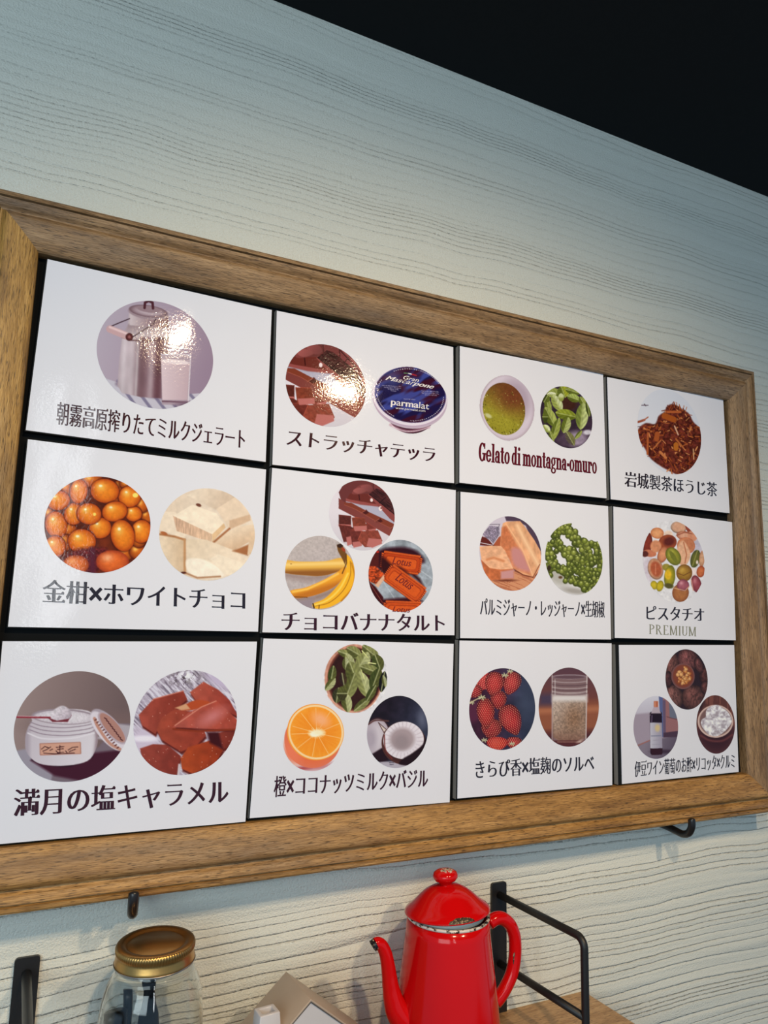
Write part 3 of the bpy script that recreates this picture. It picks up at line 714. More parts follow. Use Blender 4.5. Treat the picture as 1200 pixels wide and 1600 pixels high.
def a_twigs(a):
    a.c[:] = (204, 207, 216)
    P = [(500, 330), (545, 318), (600, 350), (650, 385), (680, 440), (725, 490), (740, 560), (728, 660), (690, 740), (640, 790), (570, 806), (500, 775), (440, 740), (380, 690), (340, 620), (300, 560), (300, 490), (350, 450), (415, 455), (440, 400), (480, 370)]
    a.poly(P, (104, 44, 34), 10, True); m = a.last; a.tex(.5, 14, None, m)
    r = random.Random(7); pc = [(158, 76, 36), (184, 100, 48), (92, 34, 24), (126, 56, 34), (205, 134, 80), (140, 64, 30), (74, 28, 26)]
    n = 0; PP = np.array(catmull(P, 5, True))
    def inside(x, y):
        c = False
        for (x0, y0), (x1, y1) in zip(PP, np.roll(PP, -1, 0)):
            if (y0 > y) != (y1 > y) and x < (x1 - x0) * (y - y0) / (y1 - y0) + x0: c = not c
        return c
    while n < 330:
        x, y = r.uniform(285, 745), r.uniform(310, 810)
        if not inside(x, y): continue
        t = r.uniform(0, math.pi); L = r.uniform(8, 34); w = r.uniform(3, 9)
        a.line([(x, y), (x + L * math.cos(t), y + L * math.sin(t))], w, r.choice(pc)); n += 1
    for x0, y0, x1, y1, w, c in ((480, 400, 545, 425, 40, (170, 84, 30)), (500, 372, 590, 372, 16, (186, 96, 48)), (365, 520, 362, 665, 14, (176, 92, 48)), (550, 470, 575, 530, 9, (214, 170, 140)), (430, 525, 425, 560, 34, (168, 84, 40)),
                                (560, 600, 560, 625, 34, (182, 104, 34)), (450, 650, 490, 690, 18, (196, 118, 66)), (680, 630, 684, 700, 7, (216, 168, 120)), (560, 560, 610, 620, 12, (180, 100, 50)), (400, 630, 455, 570, 8, (190, 110, 60)),
                                (298, 442, 340, 428, 16, (160, 84, 60)), (335, 430, 366, 408, 9, (176, 104, 80)), (322, 326, 366, 326, 7, (120, 105, 120)), (340, 318, 350, 330, 7, (100, 84, 96))):
        a.line([(x0, y0), (x1, y1)], w, c, 4)
    for k in range(14): t = r.uniform(-2.6, -.6); x = r.uniform(495, 640); y = 322 + abs(x - 555) * .55; a.line([(x, y + 14), (x + 24 * math.cos(t), y + 24 * math.sin(t))], 5, r.choice(pc[:4]))

def a_kumquat(a):
    a.c[:] = (104, 40, 14); a.tex(.3, 50)
    E = [(290, 232, 28, 30), (520, 228, 32, 30), (480, 280, 40, 26), (400, 197, 48, 30), (560, 215, 40, 24), (215, 345, 22, 30), (300, 415, 36, 34), (640, 352, 26, 32), (620, 305, 30, 34), (285, 468, 34, 36), (545, 515, 36, 34), (600, 508, 36, 32), (605, 460, 30, 30),
         (245, 390, 47, 58), (322, 343, 42, 48), (437, 405, 48, 45), (582, 343, 36, 33), (255, 285, 50, 42), (343, 245, 38, 53), (565, 268, 48, 46), (617, 420, 44, 50), (240, 485, 46, 46), (457, 243, 62, 52), (500, 333, 55, 43), (388, 343, 53, 46), (535, 438, 51, 69), (357, 463, 61, 53)]
    for i, (x, y, rx, ry) in enumerate(E):
        lo = i < 13; c = (196, 92, 14) if lo else (232, 128, 22); e = (120, 44, 8) if lo else (178, 66, 8)
        a.ell(x, y, rx + 3, ry + 3, (86, 28, 8), w=8); a.ell(x, y, rx, ry, c, -12 if i % 2 else 8, edge=e, hl=(250, 176, 74), hs=.36)
        if not lo: a.ell(x - .3 * rx, y - .42 * ry, rx * .12, ry * .1, (255, 226, 180), w=4)
    a.poly([(270, 540), (330, 500), (400, 490), (470, 500), (420, 600), (280, 600)], (104, 34, 34), 20, True); m = a.last; a.tex(.5, 7, None, m)
    a.ell(330, 565, 58, 42, (222, 112, 44), edge=(150, 60, 30), hl=(238, 150, 90)); a.ell(490, 552, 72, 50, (226, 104, 36), edge=(160, 56, 26), hl=(244, 160, 110)); a.tex(.08, 10)
    a.line([(402, 500), (404, 600)], 26, (96, 36, 52), 16); a.ell(412, 345, 7, 7, (250, 206, 90)); a.ell(590, 262, 12, 10, (252, 214, 100))

def a_white(a):
    a.c[:] = (206, 184, 162); a.grad((214, 192, 168), (222, 204, 184), 700, 280, 1000, 300)
    S = (196, 150, 112)
    a.poly([(815, 262), (880, 232), (1005, 250), (1040, 285), (940, 325)], (228, 210, 188), 6, c2=(206, 182, 158), g=(820, 250, 960, 330))
    a.ell(866, 305, 12, 7, (120, 70, 52), 20)
    a.poly([(942, 322), (1028, 268), (1092, 345), (1070, 385), (1000, 412)], (224, 200, 174), 4); a.poly([(1000, 372), (1092, 345), (1092, 372), (1000, 412)], (206, 172, 140), 6)
    a.poly([(690, 330), (765, 336), (815, 400), (806, 452), (690, 412)], (226, 206, 182), 5); a.poly([(925, 465), (1035, 398), (1112, 388), (1112, 450), (1012, 508)], (226, 202, 174), 4, c2=(204, 168, 134), g=(1000, 420, 1030, 510))
    a.poly([(755, 352), (838, 303), (945, 342), (975, 384), (925, 438)], (234, 216, 192), 5)
    a.poly([(755, 352), (925, 432), (922, 468), (770, 418)], (198, 160, 132), 4, c2=(214, 178, 146), g=(755, 360, 925, 440)); m = a.last; a.tex(.15, 5, 30, m)
    a.poly([(925, 432), (976, 384), (984, 402), (925, 466)], (218, 180, 136), 4); a.line([(930, 468), (1000, 408)], 9, (166, 106, 66), 6)
    a.poly([(695, 438), (720, 432), (798, 452), (806, 600), (760, 592), (700, 500)], (224, 202, 174), 5, c2=(206, 176, 142), g=(700, 0, 806, 0))
    a.line([(698, 432), (760, 442), (806, 456)], 9, (176, 120, 76), 6); a.line([(805, 456), (806, 600)], 11, (190, 140, 94), 7)
    a.poly([(812, 452), (900, 456), (1010, 498), (1085, 545), (1010, 612), (968, 612), (900, 560), (815, 540)], (218, 196, 168), 5, c2=(228, 208, 184), g=(820, 460, 1000, 600))
    a.poly([(812, 545), (870, 538), (930, 562), (978, 606), (930, 625), (830, 604)], (236, 222, 202), 8, True); a.poly([(915, 540), (950, 518), (1070, 560), (1020, 612), (978, 606)], (232, 214, 190), 6)
    a.poly([(1012, 505), (1100, 470), (1080, 525)], (170, 108, 64), 8); a.poly([(1090, 420), (1112, 450), (1105, 520), (1078, 520)], (214, 184, 152), 5)
    a.line([(812, 602), (860, 622), (960, 616)], 7, (176, 126, 88), 6); a.ell(800, 600, 12, 5, (90, 40, 30)); a.ell(715, 428, 16, 7, (180, 104, 56), 20)
    a.tex(.05, 18)

def a_banana(a):
    a.grad((184, 172, 168), (176, 164, 166), 200, 450, 450, 850); a.tex(.08, 10)
    a.line([(180, 670), (300, 690), (420, 680)], 34, (150, 126, 122), 40, k=.8); a.line([(240, 812), (340, 806), (440, 770), (520, 700)], 34, (140, 112, 100), 40, k=.8); a.poly([(240, 820), (340, 800), (330, 880), (260, 870)], (150, 134, 142), 30)
    P1 = [(150, 582), (250, 590), (400, 588), (480, 570), (520, 572), (528, 600), (500, 640), (400, 672), (300, 672), (150, 650)]
    a.poly(P1, (222, 168, 66), 4, True); m = a.last; a.put(m * np.clip((a.y - 628 + (a.x - 170) * .02) / 26, 0, 1), (150, 92, 36)); a.put(m * .8 * np.exp(-((a.y - 606 + (a.x - 300) * .03) / 13) ** 2), (240, 204, 120))
    P2 = [(200, 762), (290, 742), (390, 700), (470, 656), (522, 620), (524, 660), (470, 730), (380, 776), (280, 802), (220, 800)]
    a.poly(P2, (228, 152, 34), 4, True); m = a.last; a.put(m * np.clip((a.y - 745 - (300 - a.x) * .3) / 30, 0, 1) * .8, (186, 104, 26)); a.line([(215, 768), (300, 752), (400, 706), (480, 662)], 12, (246, 190, 80), 10)
    P3 = [(332, 838), (400, 808), (470, 740), (522, 660), (530, 590), (528, 548), (560, 580), (580, 650), (568, 740), (510, 812), (430, 858), (350, 866)]
    a.poly(P3, (236, 172, 30), 4, True); m = a.last; a.line([(340, 852), (430, 830), (510, 760), (552, 670), (552, 590)], 5, (176, 116, 20), 4, True); a.line([(345, 845), (420, 815), (490, 750), (538, 660)], 9, (250, 206, 84), 8, True)
    a.line([(560, 600), (578, 680), (560, 750), (500, 820)], 9, (196, 126, 16), 6, True)
    a.poly([(472, 492), (498, 486), (520, 520), (530, 560), (522, 610), (505, 575), (480, 530)], (120, 78, 30), 5); a.ell(492, 498, 18, 12, (66, 40, 26)); a.line([(528, 545), (530, 600), (505, 660)], 6, (96, 60, 20), 4); a.ell(512, 520, 14, 8, (170, 62, 34), 50, w=6)
    a.line([(334, 838), (340, 862)], 8, (70, 46, 20)); a.line([(370, 845), (368, 866)], 5, (110, 70, 20)); a.ell(205, 604, 4, 2.5, (120, 70, 30)); a.line([(225, 798), (300, 800)], 5, (120, 70, 20))

def a_biscuit(a):
    a.c[:] = (140, 154, 164); a.tex(.22, 36); a.line([(740, 700), (800, 790), (830, 850)], 5, (180, 196, 206), 5, k=.6); a.line([(960, 640), (1030, 690)], 5, (190, 204, 212), 5, k=.6)
    a.poly([(700, 545), (760, 512), (880, 508), (960, 545), (975, 600), (800, 560), (740, 640), (690, 600)], (58, 14, 26), 22, True); a.poly([(780, 600), (850, 590), (960, 690), (985, 740), (900, 660)], (60, 18, 22), 18)
    a.poly([(730, 812), (900, 800), (975, 822), (900, 850), (740, 850)], (62, 14, 20), 18); a.poly([(655, 560), (720, 520), (720, 620), (655, 640)], (90, 30, 24), 10)
    def bis(cx, cy, hw, hh, rot, c=(204, 78, 18)):
        ca, sa = math.cos(math.radians(rot)), math.sin(math.radians(rot)); n = int((hw + hh) / 5.5)
        a.rbox(cx, cy + 7, hw, hh, (84, 20, 6), rot, 26, 5); a.rbox(cx, cy, hw - 1, hh - 1, (128, 34, 8), rot, 24, 4)
        for k in range(n):
            t = -1 + 2 * (k + .5) / n
            for u, v in ((t * (hw - 8), -hh + 2), (t * (hw - 8), hh - 2)): a.ell(cx + u * ca - v * sa, cy + u * sa + v * ca, 3.6, 8, (222, 96, 28), rot + 12, edge=(190, 70, 18), w=2)
        for k in range(int(hh / 6)):
            t = -1 + 2 * (k + .5) / int(hh / 6)
            for u, v in ((-hw + 2, t * (hh - 8)), (hw - 2, t * (hh - 8))): a.ell(cx + u * ca - v * sa, cy + u * sa + v * ca, 8, 3.8, (222, 96, 28), rot + 12, edge=(190, 70, 18), w=2)
        a.rbox(cx, cy, hw - 6, hh - 6, (150, 46, 10), rot, 22, 4); a.rbox(cx, cy, hw - 9, hh - 9, c, rot, 20, 5)
        a.rbox(cx, cy, hw - 24, hh - 20, (160, 52, 12), rot, 16, 3); a.rbox(cx, cy + 2, hw - 27, hh - 23, (212, 86, 22), rot, 14, 4)
    bis(850, 597, 116, 52, 8, (190, 64, 12)); a.poly([(735, 560), (800, 610), (850, 625), (900, 680), (800, 700), (735, 650)], (62, 16, 14), 24, True)
    bis(870, 722, 126, 52, 36); bis(862, 872, 112, 46, 2)
    a.poly([(655, 618), (700, 618), (750, 662), (712, 728), (660, 705)], (176, 66, 24), 4); m = a.last; a.tex(.7, 7, None, m); a.poly([(748, 668), (752, 692), (716, 744), (696, 730)], (212, 168, 140), 4)
    a.poly([(655, 700), (700, 740), (745, 800), (740, 850), (680, 800), (650, 740)], (72, 18, 20), 6); a.line([(665, 715), (740, 830)], 4, (130, 60, 50)); a.ell(712, 534, 9, 6, (190, 40, 20)); a.tex(.06, 8)

def a_parm(a):
    a.c[:] = (196, 186, 200); a.poly([(405, 255), (520, 262), (640, 380), (690, 520), (650, 560), (560, 330), (500, 300), (420, 296)], (84, 64, 84), 8)
    a.poly([(280, 700), (470, 655), (680, 660), (640, 820), (340, 820)], (206, 140, 100), 4); m = a.last; a.put(m * (fbm((a.x + a.y) / 90, (a.y * 1.3 - a.x * .5) / 8, 2) > .56) * .6, (168, 92, 62)); a.ell(560, 668, 80, 16, (84, 30, 24), 14, w=14); a.ell(420, 724, 70, 8, (120, 60, 40), w=10)
    a.poly([(235, 405), (310, 425), (420, 400), (420, 480), (300, 478), (228, 470)], (104, 38, 28), 8); a.poly([(330, 420), (400, 400), (400, 500), (330, 470)], (170, 84, 50), 8)
    a.poly([(246, 392), (300, 330), (372, 338), (372, 390), (325, 462), (300, 440)], (134, 122, 142), 3); m = a.last; a.tex(.5, 5, None, m); a.line([(372, 340), (375, 392), (325, 464), (298, 430)], 6, (190, 182, 196)); a.line([(300, 322), (372, 320), (362, 345)], 5, (120, 108, 124)); a.line([(305, 315), (378, 316)], 4, (180, 172, 186)); a.line([(232, 452), (320, 470)], 4, (220, 212, 220))
    a.poly([(395, 312), (420, 300), (520, 297), (560, 345), (620, 430), (668, 515), (672, 620), (618, 702), (540, 680), (470, 640), (440, 570), (376, 470), (384, 360)], (220, 160, 116), 4)
    m0 = a.last; a.tex(.14, 26, 40, m0)
    a.poly([(388, 345), (420, 330), (480, 440), (530, 520), (600, 690), (470, 640), (436, 565), (376, 470)], (196, 112, 68), 16, c2=(214, 134, 92), g=(380, 400, 560, 600)); m = a.last; a.tex(.12, 14, None, m)
    a.poly([(455, 500), (520, 500), (570, 600), (590, 660), (480, 620)], (196, 132, 128), 26, True); a.line([(500, 330), (560, 450), (655, 620)], 26, (236, 190, 146), 26); a.line([(420, 320), (500, 440), (545, 520), (610, 690)], 7, (236, 178, 130), 6)
    a.line([(612, 702), (660, 610)], 7, (150, 84, 56), 5); a.line([(470, 642), (540, 684), (612, 702)], 7, (120, 56, 36), 6)
    a.poly([(226, 480), (300, 474), (380, 476), (412, 510), (440, 580), (472, 645), (380, 650), (300, 640), (240, 575)], (226, 168, 128), 4); m = a.last; a.tex(.14, 26, 16, m); a.line([(280, 575), (330, 560), (400, 585)], 16, (206, 130, 84), 14)
    a.poly([(235, 572), (300, 635), (380, 646), (472, 640), (474, 712), (310, 722), (262, 672)], (196, 106, 60), 5); m = a.last; a.tex(.16, 20, None, m); a.poly([(380, 660), (474, 645), (474, 710), (380, 714)], (196, 140, 138), 14)

def a_pepper(a):
    a.ell(800, 700, 90, 60, (176, 172, 164), 30, w=60); a.ell(910, 800, 90, 22, (164, 158, 152), 8, w=24)
    r = random.Random(4)
    strands = [[(845, 325), (780, 372), (790, 440), (840, 510), (900, 530)], [(840, 340), (900, 400), (960, 460), (1040, 470), (1085, 510), (1105, 590)], [(720, 480), (730, 560), (790, 620), (870, 690), (960, 740), (1010, 790)], [(900, 560), (960, 610), (1030, 660), (1050, 720)], [(980, 440), (1000, 540), (1060, 590)], [(1090, 640), (1060, 710), (1010, 770)], [(850, 620), (930, 660), (1000, 700)], [(880, 540), (940, 570), (1010, 560)], [(730, 600), (745, 640)]]
    B_ = []
    for s in strands:
        for p in catmull(s, 5):
            for k in range(3): B_.append((p[0] + r.gauss(0, 15), p[1] + r.gauss(0, 15), r.uniform(15, 22)))
    for x, y, q in B_: a.ell(x, y + 5, q + 3, q + 3, (70, 82, 26), w=5)
    r.shuffle(B_)
    for x, y, q in B_:
        c = r.choice([(116, 136, 44), (96, 118, 34), (134, 150, 58), (84, 104, 30)]); a.ell(x, y, q, q, c, edge=tuple(.58 * k for k in c), hl=(186, 198, 120), hs=.3, hx=.0, hy=-.35)
    a.ell(728, 635, 14, 22, (60, 44, 28), w=8); a.ell(810, 702, 14, 10, (96, 66, 36), w=8)

def a_pist(a):
    a.ell(690, 330, 50, 70, (186, 180, 196), w=60); a.ell(350, 500, 60, 90, (200, 188, 200), w=50)
    def shell(x, y, rx, ry, rot, c=(216, 156, 118), inn=(178, 88, 52)):
        a.ell(x, y + 4, rx + 3, ry + 3, tuple(.62 * k for k in c), rot, w=6); a.ell(x, y, rx, ry, c, rot, edge=tuple(.82 * k for k in c)); a.ell(x + rx * .06, y + ry * .05, rx * .74, ry * .76, inn, rot, w=12)
    a.ell(330, 320, 34, 80, (140, 52, 30), 6, edge=(100, 36, 24)); a.ell(345, 390, 50, 26, (196, 116, 82), 8); a.ell(312, 395, 24, 22, (96, 40, 30), w=8)
    a.ell(400, 245, 48, 40, (222, 156, 104), 8, edge=(190, 110, 66)); a.ell(480, 255, 32, 28, (224, 196, 176), w=10)
    shell(555, 200, 54, 40, 5, (220, 172, 142), (208, 156, 124)); a.ell(630, 215, 20, 44, (150, 66, 42), -30); a.ell(600, 265, 62, 34, (212, 156, 126), 10, edge=(170, 96, 66)); a.ell(655, 265, 36, 40, (206, 138, 104), w=8); a.line([(540, 262), (600, 238), (650, 250)], 6, (150, 76, 50), 5)
    a.ell(475, 312, 66, 56, (176, 88, 44), -10, edge=(140, 60, 30)); a.ell(485, 305, 42, 32, (104, 36, 22), -10, w=20); a.ell(390, 340, 40, 44, (206, 136, 96), w=10)
    a.ell(608, 335, 66, 60, (222, 160, 116), 20, edge=(186, 104, 66)); a.ell(616, 330, 46, 42, (190, 116, 78), 30, w=14); a.poly([(545, 350), (590, 300), (640, 400), (600, 480), (548, 450)], (220, 168, 132), 10, True); a.line([(590, 310), (612, 400), (600, 460)], 6, (176, 96, 60), 5)
    a.ell(440, 400, 36, 62, (214, 144, 100), 20, edge=(160, 84, 50)); shell(388, 500, 52, 74, -14)
    a.line([(388, 470), (388, 540)], 7, (206, 126, 90), 6)
    a.ell(516, 412, 50, 70, (150, 146, 40), -32, edge=(96, 100, 26), hl=(186, 180, 70)); a.ell(516, 415, 16, 52, (116, 118, 34), -32, w=6)
    a.ell(675, 430, 34, 66, (110, 108, 36), 14, edge=(70, 74, 26)); a.line([(655, 480), (690, 370)], 6, (150, 146, 70), 5); a.ell(688, 455, 8, 14, (226, 206, 196), w=6); a.ell(722, 430, 20, 58, (206, 158, 122), 4, edge=(176, 116, 80)); a.ell(660, 530, 26, 36, (226, 208, 204), w=12)
    a.ell(714, 522, 30, 42, (204, 112, 60), 10, edge=(160, 66, 34)); a.ell(468, 492, 32, 26, (156, 140, 50), 20)
    a.ell(490, 560, 40, 84, (164, 150, 24), 6, edge=(104, 106, 24), hl=(226, 192, 40)); a.ell(484, 625, 34, 18, (90, 84, 34), 10, w=8); a.ell(478, 545, 24, 34, (222, 178, 24), w=10)
    a.ell(595, 532, 58, 62, (164, 122, 38), 0, edge=(120, 76, 24), hl=(196, 156, 64)); a.line([(550, 535), (590, 550), (640, 525)], 5, (110, 66, 24), 5)
    a.ell(378, 620, 26, 32, (206, 180, 30), -20, edge=(150, 136, 20)); a.ell(420, 626, 26, 40, (200, 176, 24), 14, edge=(140, 126, 20))
    a.ell(568, 675, 60, 66, (176, 112, 60), 8, edge=(140, 80, 44)); a.ell(586, 620, 44, 42, (168, 92, 104), 8, edge=(130, 62, 78), hl=(206, 140, 150)); a.line([(520, 640), (600, 660), (630, 630)], 5, (214, 170, 130), 5)
    a.ell(682, 612, 36, 64, (156, 70, 80), -14, edge=(120, 46, 56), hl=(196, 120, 126)); a.line([(645, 580), (660, 660)], 6, (214, 160, 140), 5)
    a.tex(.08, 14)

def a_salt(a):
    a.grad((150, 128, 124), (112, 92, 92), 100, 230, 560, 330)
    a.ell(420, 420, 250, 60, (122, 98, 96), w=60)
    a.poly([(50, 545), (200, 520), (450, 520), (540, 410), (610, 410), (610, 700), (50, 700)], (120, 104, 114), 8); a.poly([(50, 540), (130, 525), (240, 640), (230, 690), (50, 640)], (150, 142, 154), 10); a.poly([(520, 410), (600, 420), (600, 480), (560, 500), (440, 480)], (168, 158, 166), 10)
    a.poly([(140, 580), (300, 606), (430, 545), (560, 530), (600, 560), (520, 640), (400, 680), (250, 650)], (74, 28, 46), 14); a.line([(150, 575), (300, 604), (420, 560)], 12, (46, 14, 30), 12, True)
    a.poly([(146, 400), (150, 372), (250, 346), (400, 352), (436, 400), (446, 460), (440, 520), (400, 582), (290, 604), (180, 594), (124, 545), (116, 480), (128, 430)], (186, 174, 182), 4, True, c2=(206, 198, 204), g=(120, 400, 400, 560)); m = a.last
    a.put(m * .5 * np.clip((130 - (a.x - 0)) / 20 + .8, 0, 1), (140, 124, 138)); a.put(m * .8 * np.exp(-((a.x - 446 + abs(a.y - 480) * .1) / 12) ** 2), (136, 112, 120))
    for y in (410, 428, 446): a.line([(136, y - 6), (200, y + 14), (300, y + 20), (400, y + 8), (440, y - 8)], 4, (142, 124, 136), 4, True)
    a.line([(128, 455), (200, 480), (330, 478), (430, 455)], 6, (214, 206, 212), 6, True)
    a.ell(292, 380, 148, 36, (150, 134, 142), 2); a.ell(294, 382, 138, 30, (208, 200, 205), 2, edge=(190, 178, 186)); a.tex(.08, 6, None, a.last)
    a.poly([(225, 398), (240, 358), (262, 338), (290, 330), (318, 348), (328, 372), (310, 392)], (206, 196, 202), 6, True, c2=(176, 160, 170), g=(250, 340, 310, 400)); a.tex(.14, 7, None, a.last)
    a.line([(60, 381), (228, 384)], 9, (150, 56, 68), 3); a.line([(80, 377), (180, 379)], 3, (196, 150, 156)); a.poly([(215, 382), (260, 398), (318, 388), (328, 372), (310, 404), (240, 404)], (120, 46, 56), 4)
    a.rbox(276, 526, 95, 28, (176, 122, 104), -2, 4); a.rbox(276, 526, 90, 24, (202, 150, 128), -2, 3)
    for l in ([(190, 528), (205, 516), (222, 522)], [(196, 538), (214, 530), (232, 518)], [(228, 534), (240, 528)], [(258, 520), (292, 516)], [(262, 530), (290, 526)], [(274, 512), (274, 545)], [(262, 545), (290, 542)], [(256, 536), (266, 546)], [(300, 536), (306, 544)], [(312, 532), (332, 520), (356, 518)], [(316, 540), (345, 528)], [(200, 546), (250, 550), (340, 546)]): a.line(l, 4, (72, 30, 34), 2)
    # lid leaning on the jar
    a.ell(500, 440, 118, 50, (164, 150, 160), 50); a.ell(492, 446, 112, 44, (206, 196, 204), 50, w=4); a.ell(512, 432, 92, 34, (176, 158, 168), 50); a.ell(514, 430, 84, 28, (172, 124, 112), 50)
    a.line([(432, 388), (450, 430), (500, 500), (548, 528)], 14, (186, 130, 110), 4, True, .9)
    for k in range(9): a.line([(478 + k * 9, 385 + k * 12), (488 + k * 9, 392 + k * 12)], 5, (84, 40, 44), 3)
    for k in range(12): a.line([(434 + k * 9.2, 396 + k * 11.6), (440 + k * 9.2, 392 + k * 11.6)], 6, (110, 60, 56), 3)

def a_caramel(a):
    a.c[:] = (172, 160, 176); n = fbm((a.x + a.y) / 60, (a.y - a.x) / 9, 3); a.put(np.clip((n - .5) * 6, 0, 1), (206, 200, 212)); a.put(np.clip((.42 - n) * 7, 0, 1), (124, 112, 128))
    a.put(np.exp(-(((a.x - 840) / 70) ** 2 + ((a.y - 205) / 34) ** 2)) * (fbm(a.x / 12, a.y / 10) > .5), (92, 78, 84)); a.put(np.exp(-(((a.x - 850) / 60) ** 2 + ((a.y - 190) / 30) ** 2)) * (fbm(a.x / 11 + 9, a.y / 11) > .55), (226, 224, 230))
    a.ell(660, 500, 70, 80, (196, 182, 200), w=50); a.ell(660, 480, 70, 14, (222, 214, 226), w=12); a.ell(1000, 210, 60, 30, (186, 172, 196), 30, w=30)
    D = (104, 34, 26)
    def pc(P, c, c2, edge=None):
        a.poly([(x + 3, y + 12) for x, y in P], D, 8); a.poly(P, c, 5, False, c2=c2, g=(P[0][0], P[0][1], P[len(P) // 2][0], P[len(P) // 2][1])); m = a.last
        a.tex(.10, 30, None, m); q = _rs.rand(30, 2)
        for u, v in q[:16]:
            x = min(p[0] for p in P) + u * (max(p[0] for p in P) - min(p[0] for p in P)); y = min(p[1] for p in P) + v * (max(p[1] for p in P) - min(p[1] for p in P))
            a.put(m * np.clip(2.4 - np.hypot(a.x - x, a.y - y), 0, 1) * .7, (224, 160, 140))
    pc([(640, 525), (700, 505), (765, 508), (828, 560), (806, 650), (730, 650), (660, 600)], (156, 68, 54), (132, 50, 38))
    pc([(634, 372), (700, 300), (838, 262), (856, 300), (800, 350), (742, 400), (710, 460), (650, 420)], (166, 74, 58), (146, 56, 40))
    pc([(868, 268), (930, 220), (1000, 258), (1050, 305), (1090, 380), (1000, 340), (900, 312)], (178, 84, 64), (156, 60, 46))
    pc([(716, 440), (740, 384), (800, 345), (900, 360), (942, 466), (900, 510), (828, 540), (740, 486)], (166, 72, 50), (148, 56, 38))
    a.poly([(820, 345), (880, 308), (930, 305), (960, 320), (880, 350)], (182, 74, 34), 6, True); a.poly([(800, 340), (850, 320), (870, 345), (830, 350)], (206, 150, 110), 6)
    pc([(985, 458), (1085, 430), (1066, 510), (1016, 530)], (148, 58, 42), (120, 44, 32)); pc([(826, 570), (860, 520), (960, 488), (1022, 530), (980, 600), (880, 640), (832, 618)], (176, 72, 30), (150, 52, 22))
    a.poly([(945, 450), (1000, 450), (1020, 530), (960, 500)], (70, 18, 22), 14)
    pc([(790, 428), (860, 362), (920, 335), (990, 306), (1050, 360), (1090, 400), (1075, 438), (960, 436), (870, 432)], (176, 84, 70), (170, 70, 52)); a.line([(792, 436), (900, 446), (1076, 438)], 8, (140, 52, 24), 5); a.ell(970, 380, 60, 26, (196, 112, 108), -30, w=40)
    a.line([(700, 300), (838, 262)], 4, (206, 120, 100), 4); a.line([(800, 420), (920, 336), (988, 308)], 4, (214, 136, 112), 4); a.line([(820, 600), (815, 645)], 10, (200, 186, 190), 6)

def a_bowl(a):
    a.ell(608, 248, 160, 190, (176, 112, 92), 0, edge=(196, 140, 118), w=4); a.ell(612, 250, 148, 176, (120, 62, 48), 0, w=6); a.ell(614, 250, 140, 168, (58, 28, 24), w=10); a.line([(470, 340), (520, 400), (570, 428)], 14, (206, 150, 128), 8, True)
    Q1, Q2, Q3 = (128, 132, 76), (84, 88, 40), (164, 168, 118)
    for q in [(575, 115, 60, 24, 20, Q1, Q2), (610, 100, 46, 30, 30, Q1, Q2), (700, 100, 56, 34, 40, Q1, Q2), (742, 160, 50, 34, 70, Q2, G4), (590, 150, 50, 22, 60, Q3, Q1), (565, 165, 36, 20, 90, (168, 172, 130), Q2), (660, 150, 56, 40, 120, Q3, Q1),
              (490, 225, 50, 24, 100, Q2, G4), (480, 280, 44, 22, 130, Q3, Q2), (520, 340, 44, 30, 100, Q2, (60, 58, 34)), (610, 220, 70, 46, 70, Q1, Q2), (590, 290, 80, 40, 110, Q1, Q2), (700, 200, 60, 30, 20, Q1, Q2), (665, 280, 76, 36, 72, Q3, Q1), (730, 250, 66, 34, 110, Q2, G4),
              (570, 380, 56, 30, 80, Q3, Q2), (655, 390, 60, 24, 140, Q1, Q2), (705, 330, 54, 22, 120, Q2, G4), (550, 250, 36, 22, 80, (70, 52, 32), (50, 34, 28)), (770, 265, 60, 22, 100, (34, 34, 24), (26, 22, 22)), (778, 262, 34, 14, 78, (150, 156, 120), Q2), (545, 330, 30, 40, 0, Q2, (64, 60, 30))]: a.leaf(*q, rib=(176, 180, 130))
    a.line([(655, 95), (690, 135)], 6, (196, 200, 130)); a.line([(690, 160), (730, 166)], 6, (206, 208, 140)); a.line([(650, 200), (668, 250)], 5, (196, 198, 130)); a.tex(.14, 16)

def a_orange(a):
    a.ell(405, 735, 110, 20, (196, 128, 132), -6, w=26); a.ell(330, 742, 30, 7, (176, 70, 70), w=14)
    a.ell(382, 585, 156, 156, (232, 104, 50), edge=(222, 116, 84)); a.ell(270, 660, 46, 60, (232, 120, 84), -30, w=50)
    a.ell(398, 543, 158, 154, (238, 148, 46), 35); a.ell(400, 543, 153, 149, (240, 204, 150), 35); a.ell(400, 543, 143, 138, (236, 132, 20), 35, edge=(240, 146, 30)); m = a.last
    u, v = a.rr(405, 548, 1, 1); th = np.arctan2(v, u); r = np.hypot(u, v)
    a.put(m * .35 * (fbm(th * 18, r / 34, 2)), (246, 178, 70))
    for t in (-165, -128, -92, -58, -22, 14, 62, 100, 140, 176):
        t = math.radians(t); a.line([(405, 548), (405 + 138 * math.cos(t), 545 + 134 * math.sin(t))], 3.2, (246, 196, 128), 3, k=.85)
    a.ell(405, 548, 40, 19, (244, 222, 184), -3, w=14); a.ell(392, 556, 22, 12, (250, 240, 220), w=8); a.ell(428, 474, 50, 34, (244, 166, 110), 30, w=40)
    for k in range(26):
        t = k * .61; a.line([(405, 548), (405 + 48 * math.cos(t), 548 + 30 * math.sin(t))], 3, (244, 222, 180), 3, k=.6)

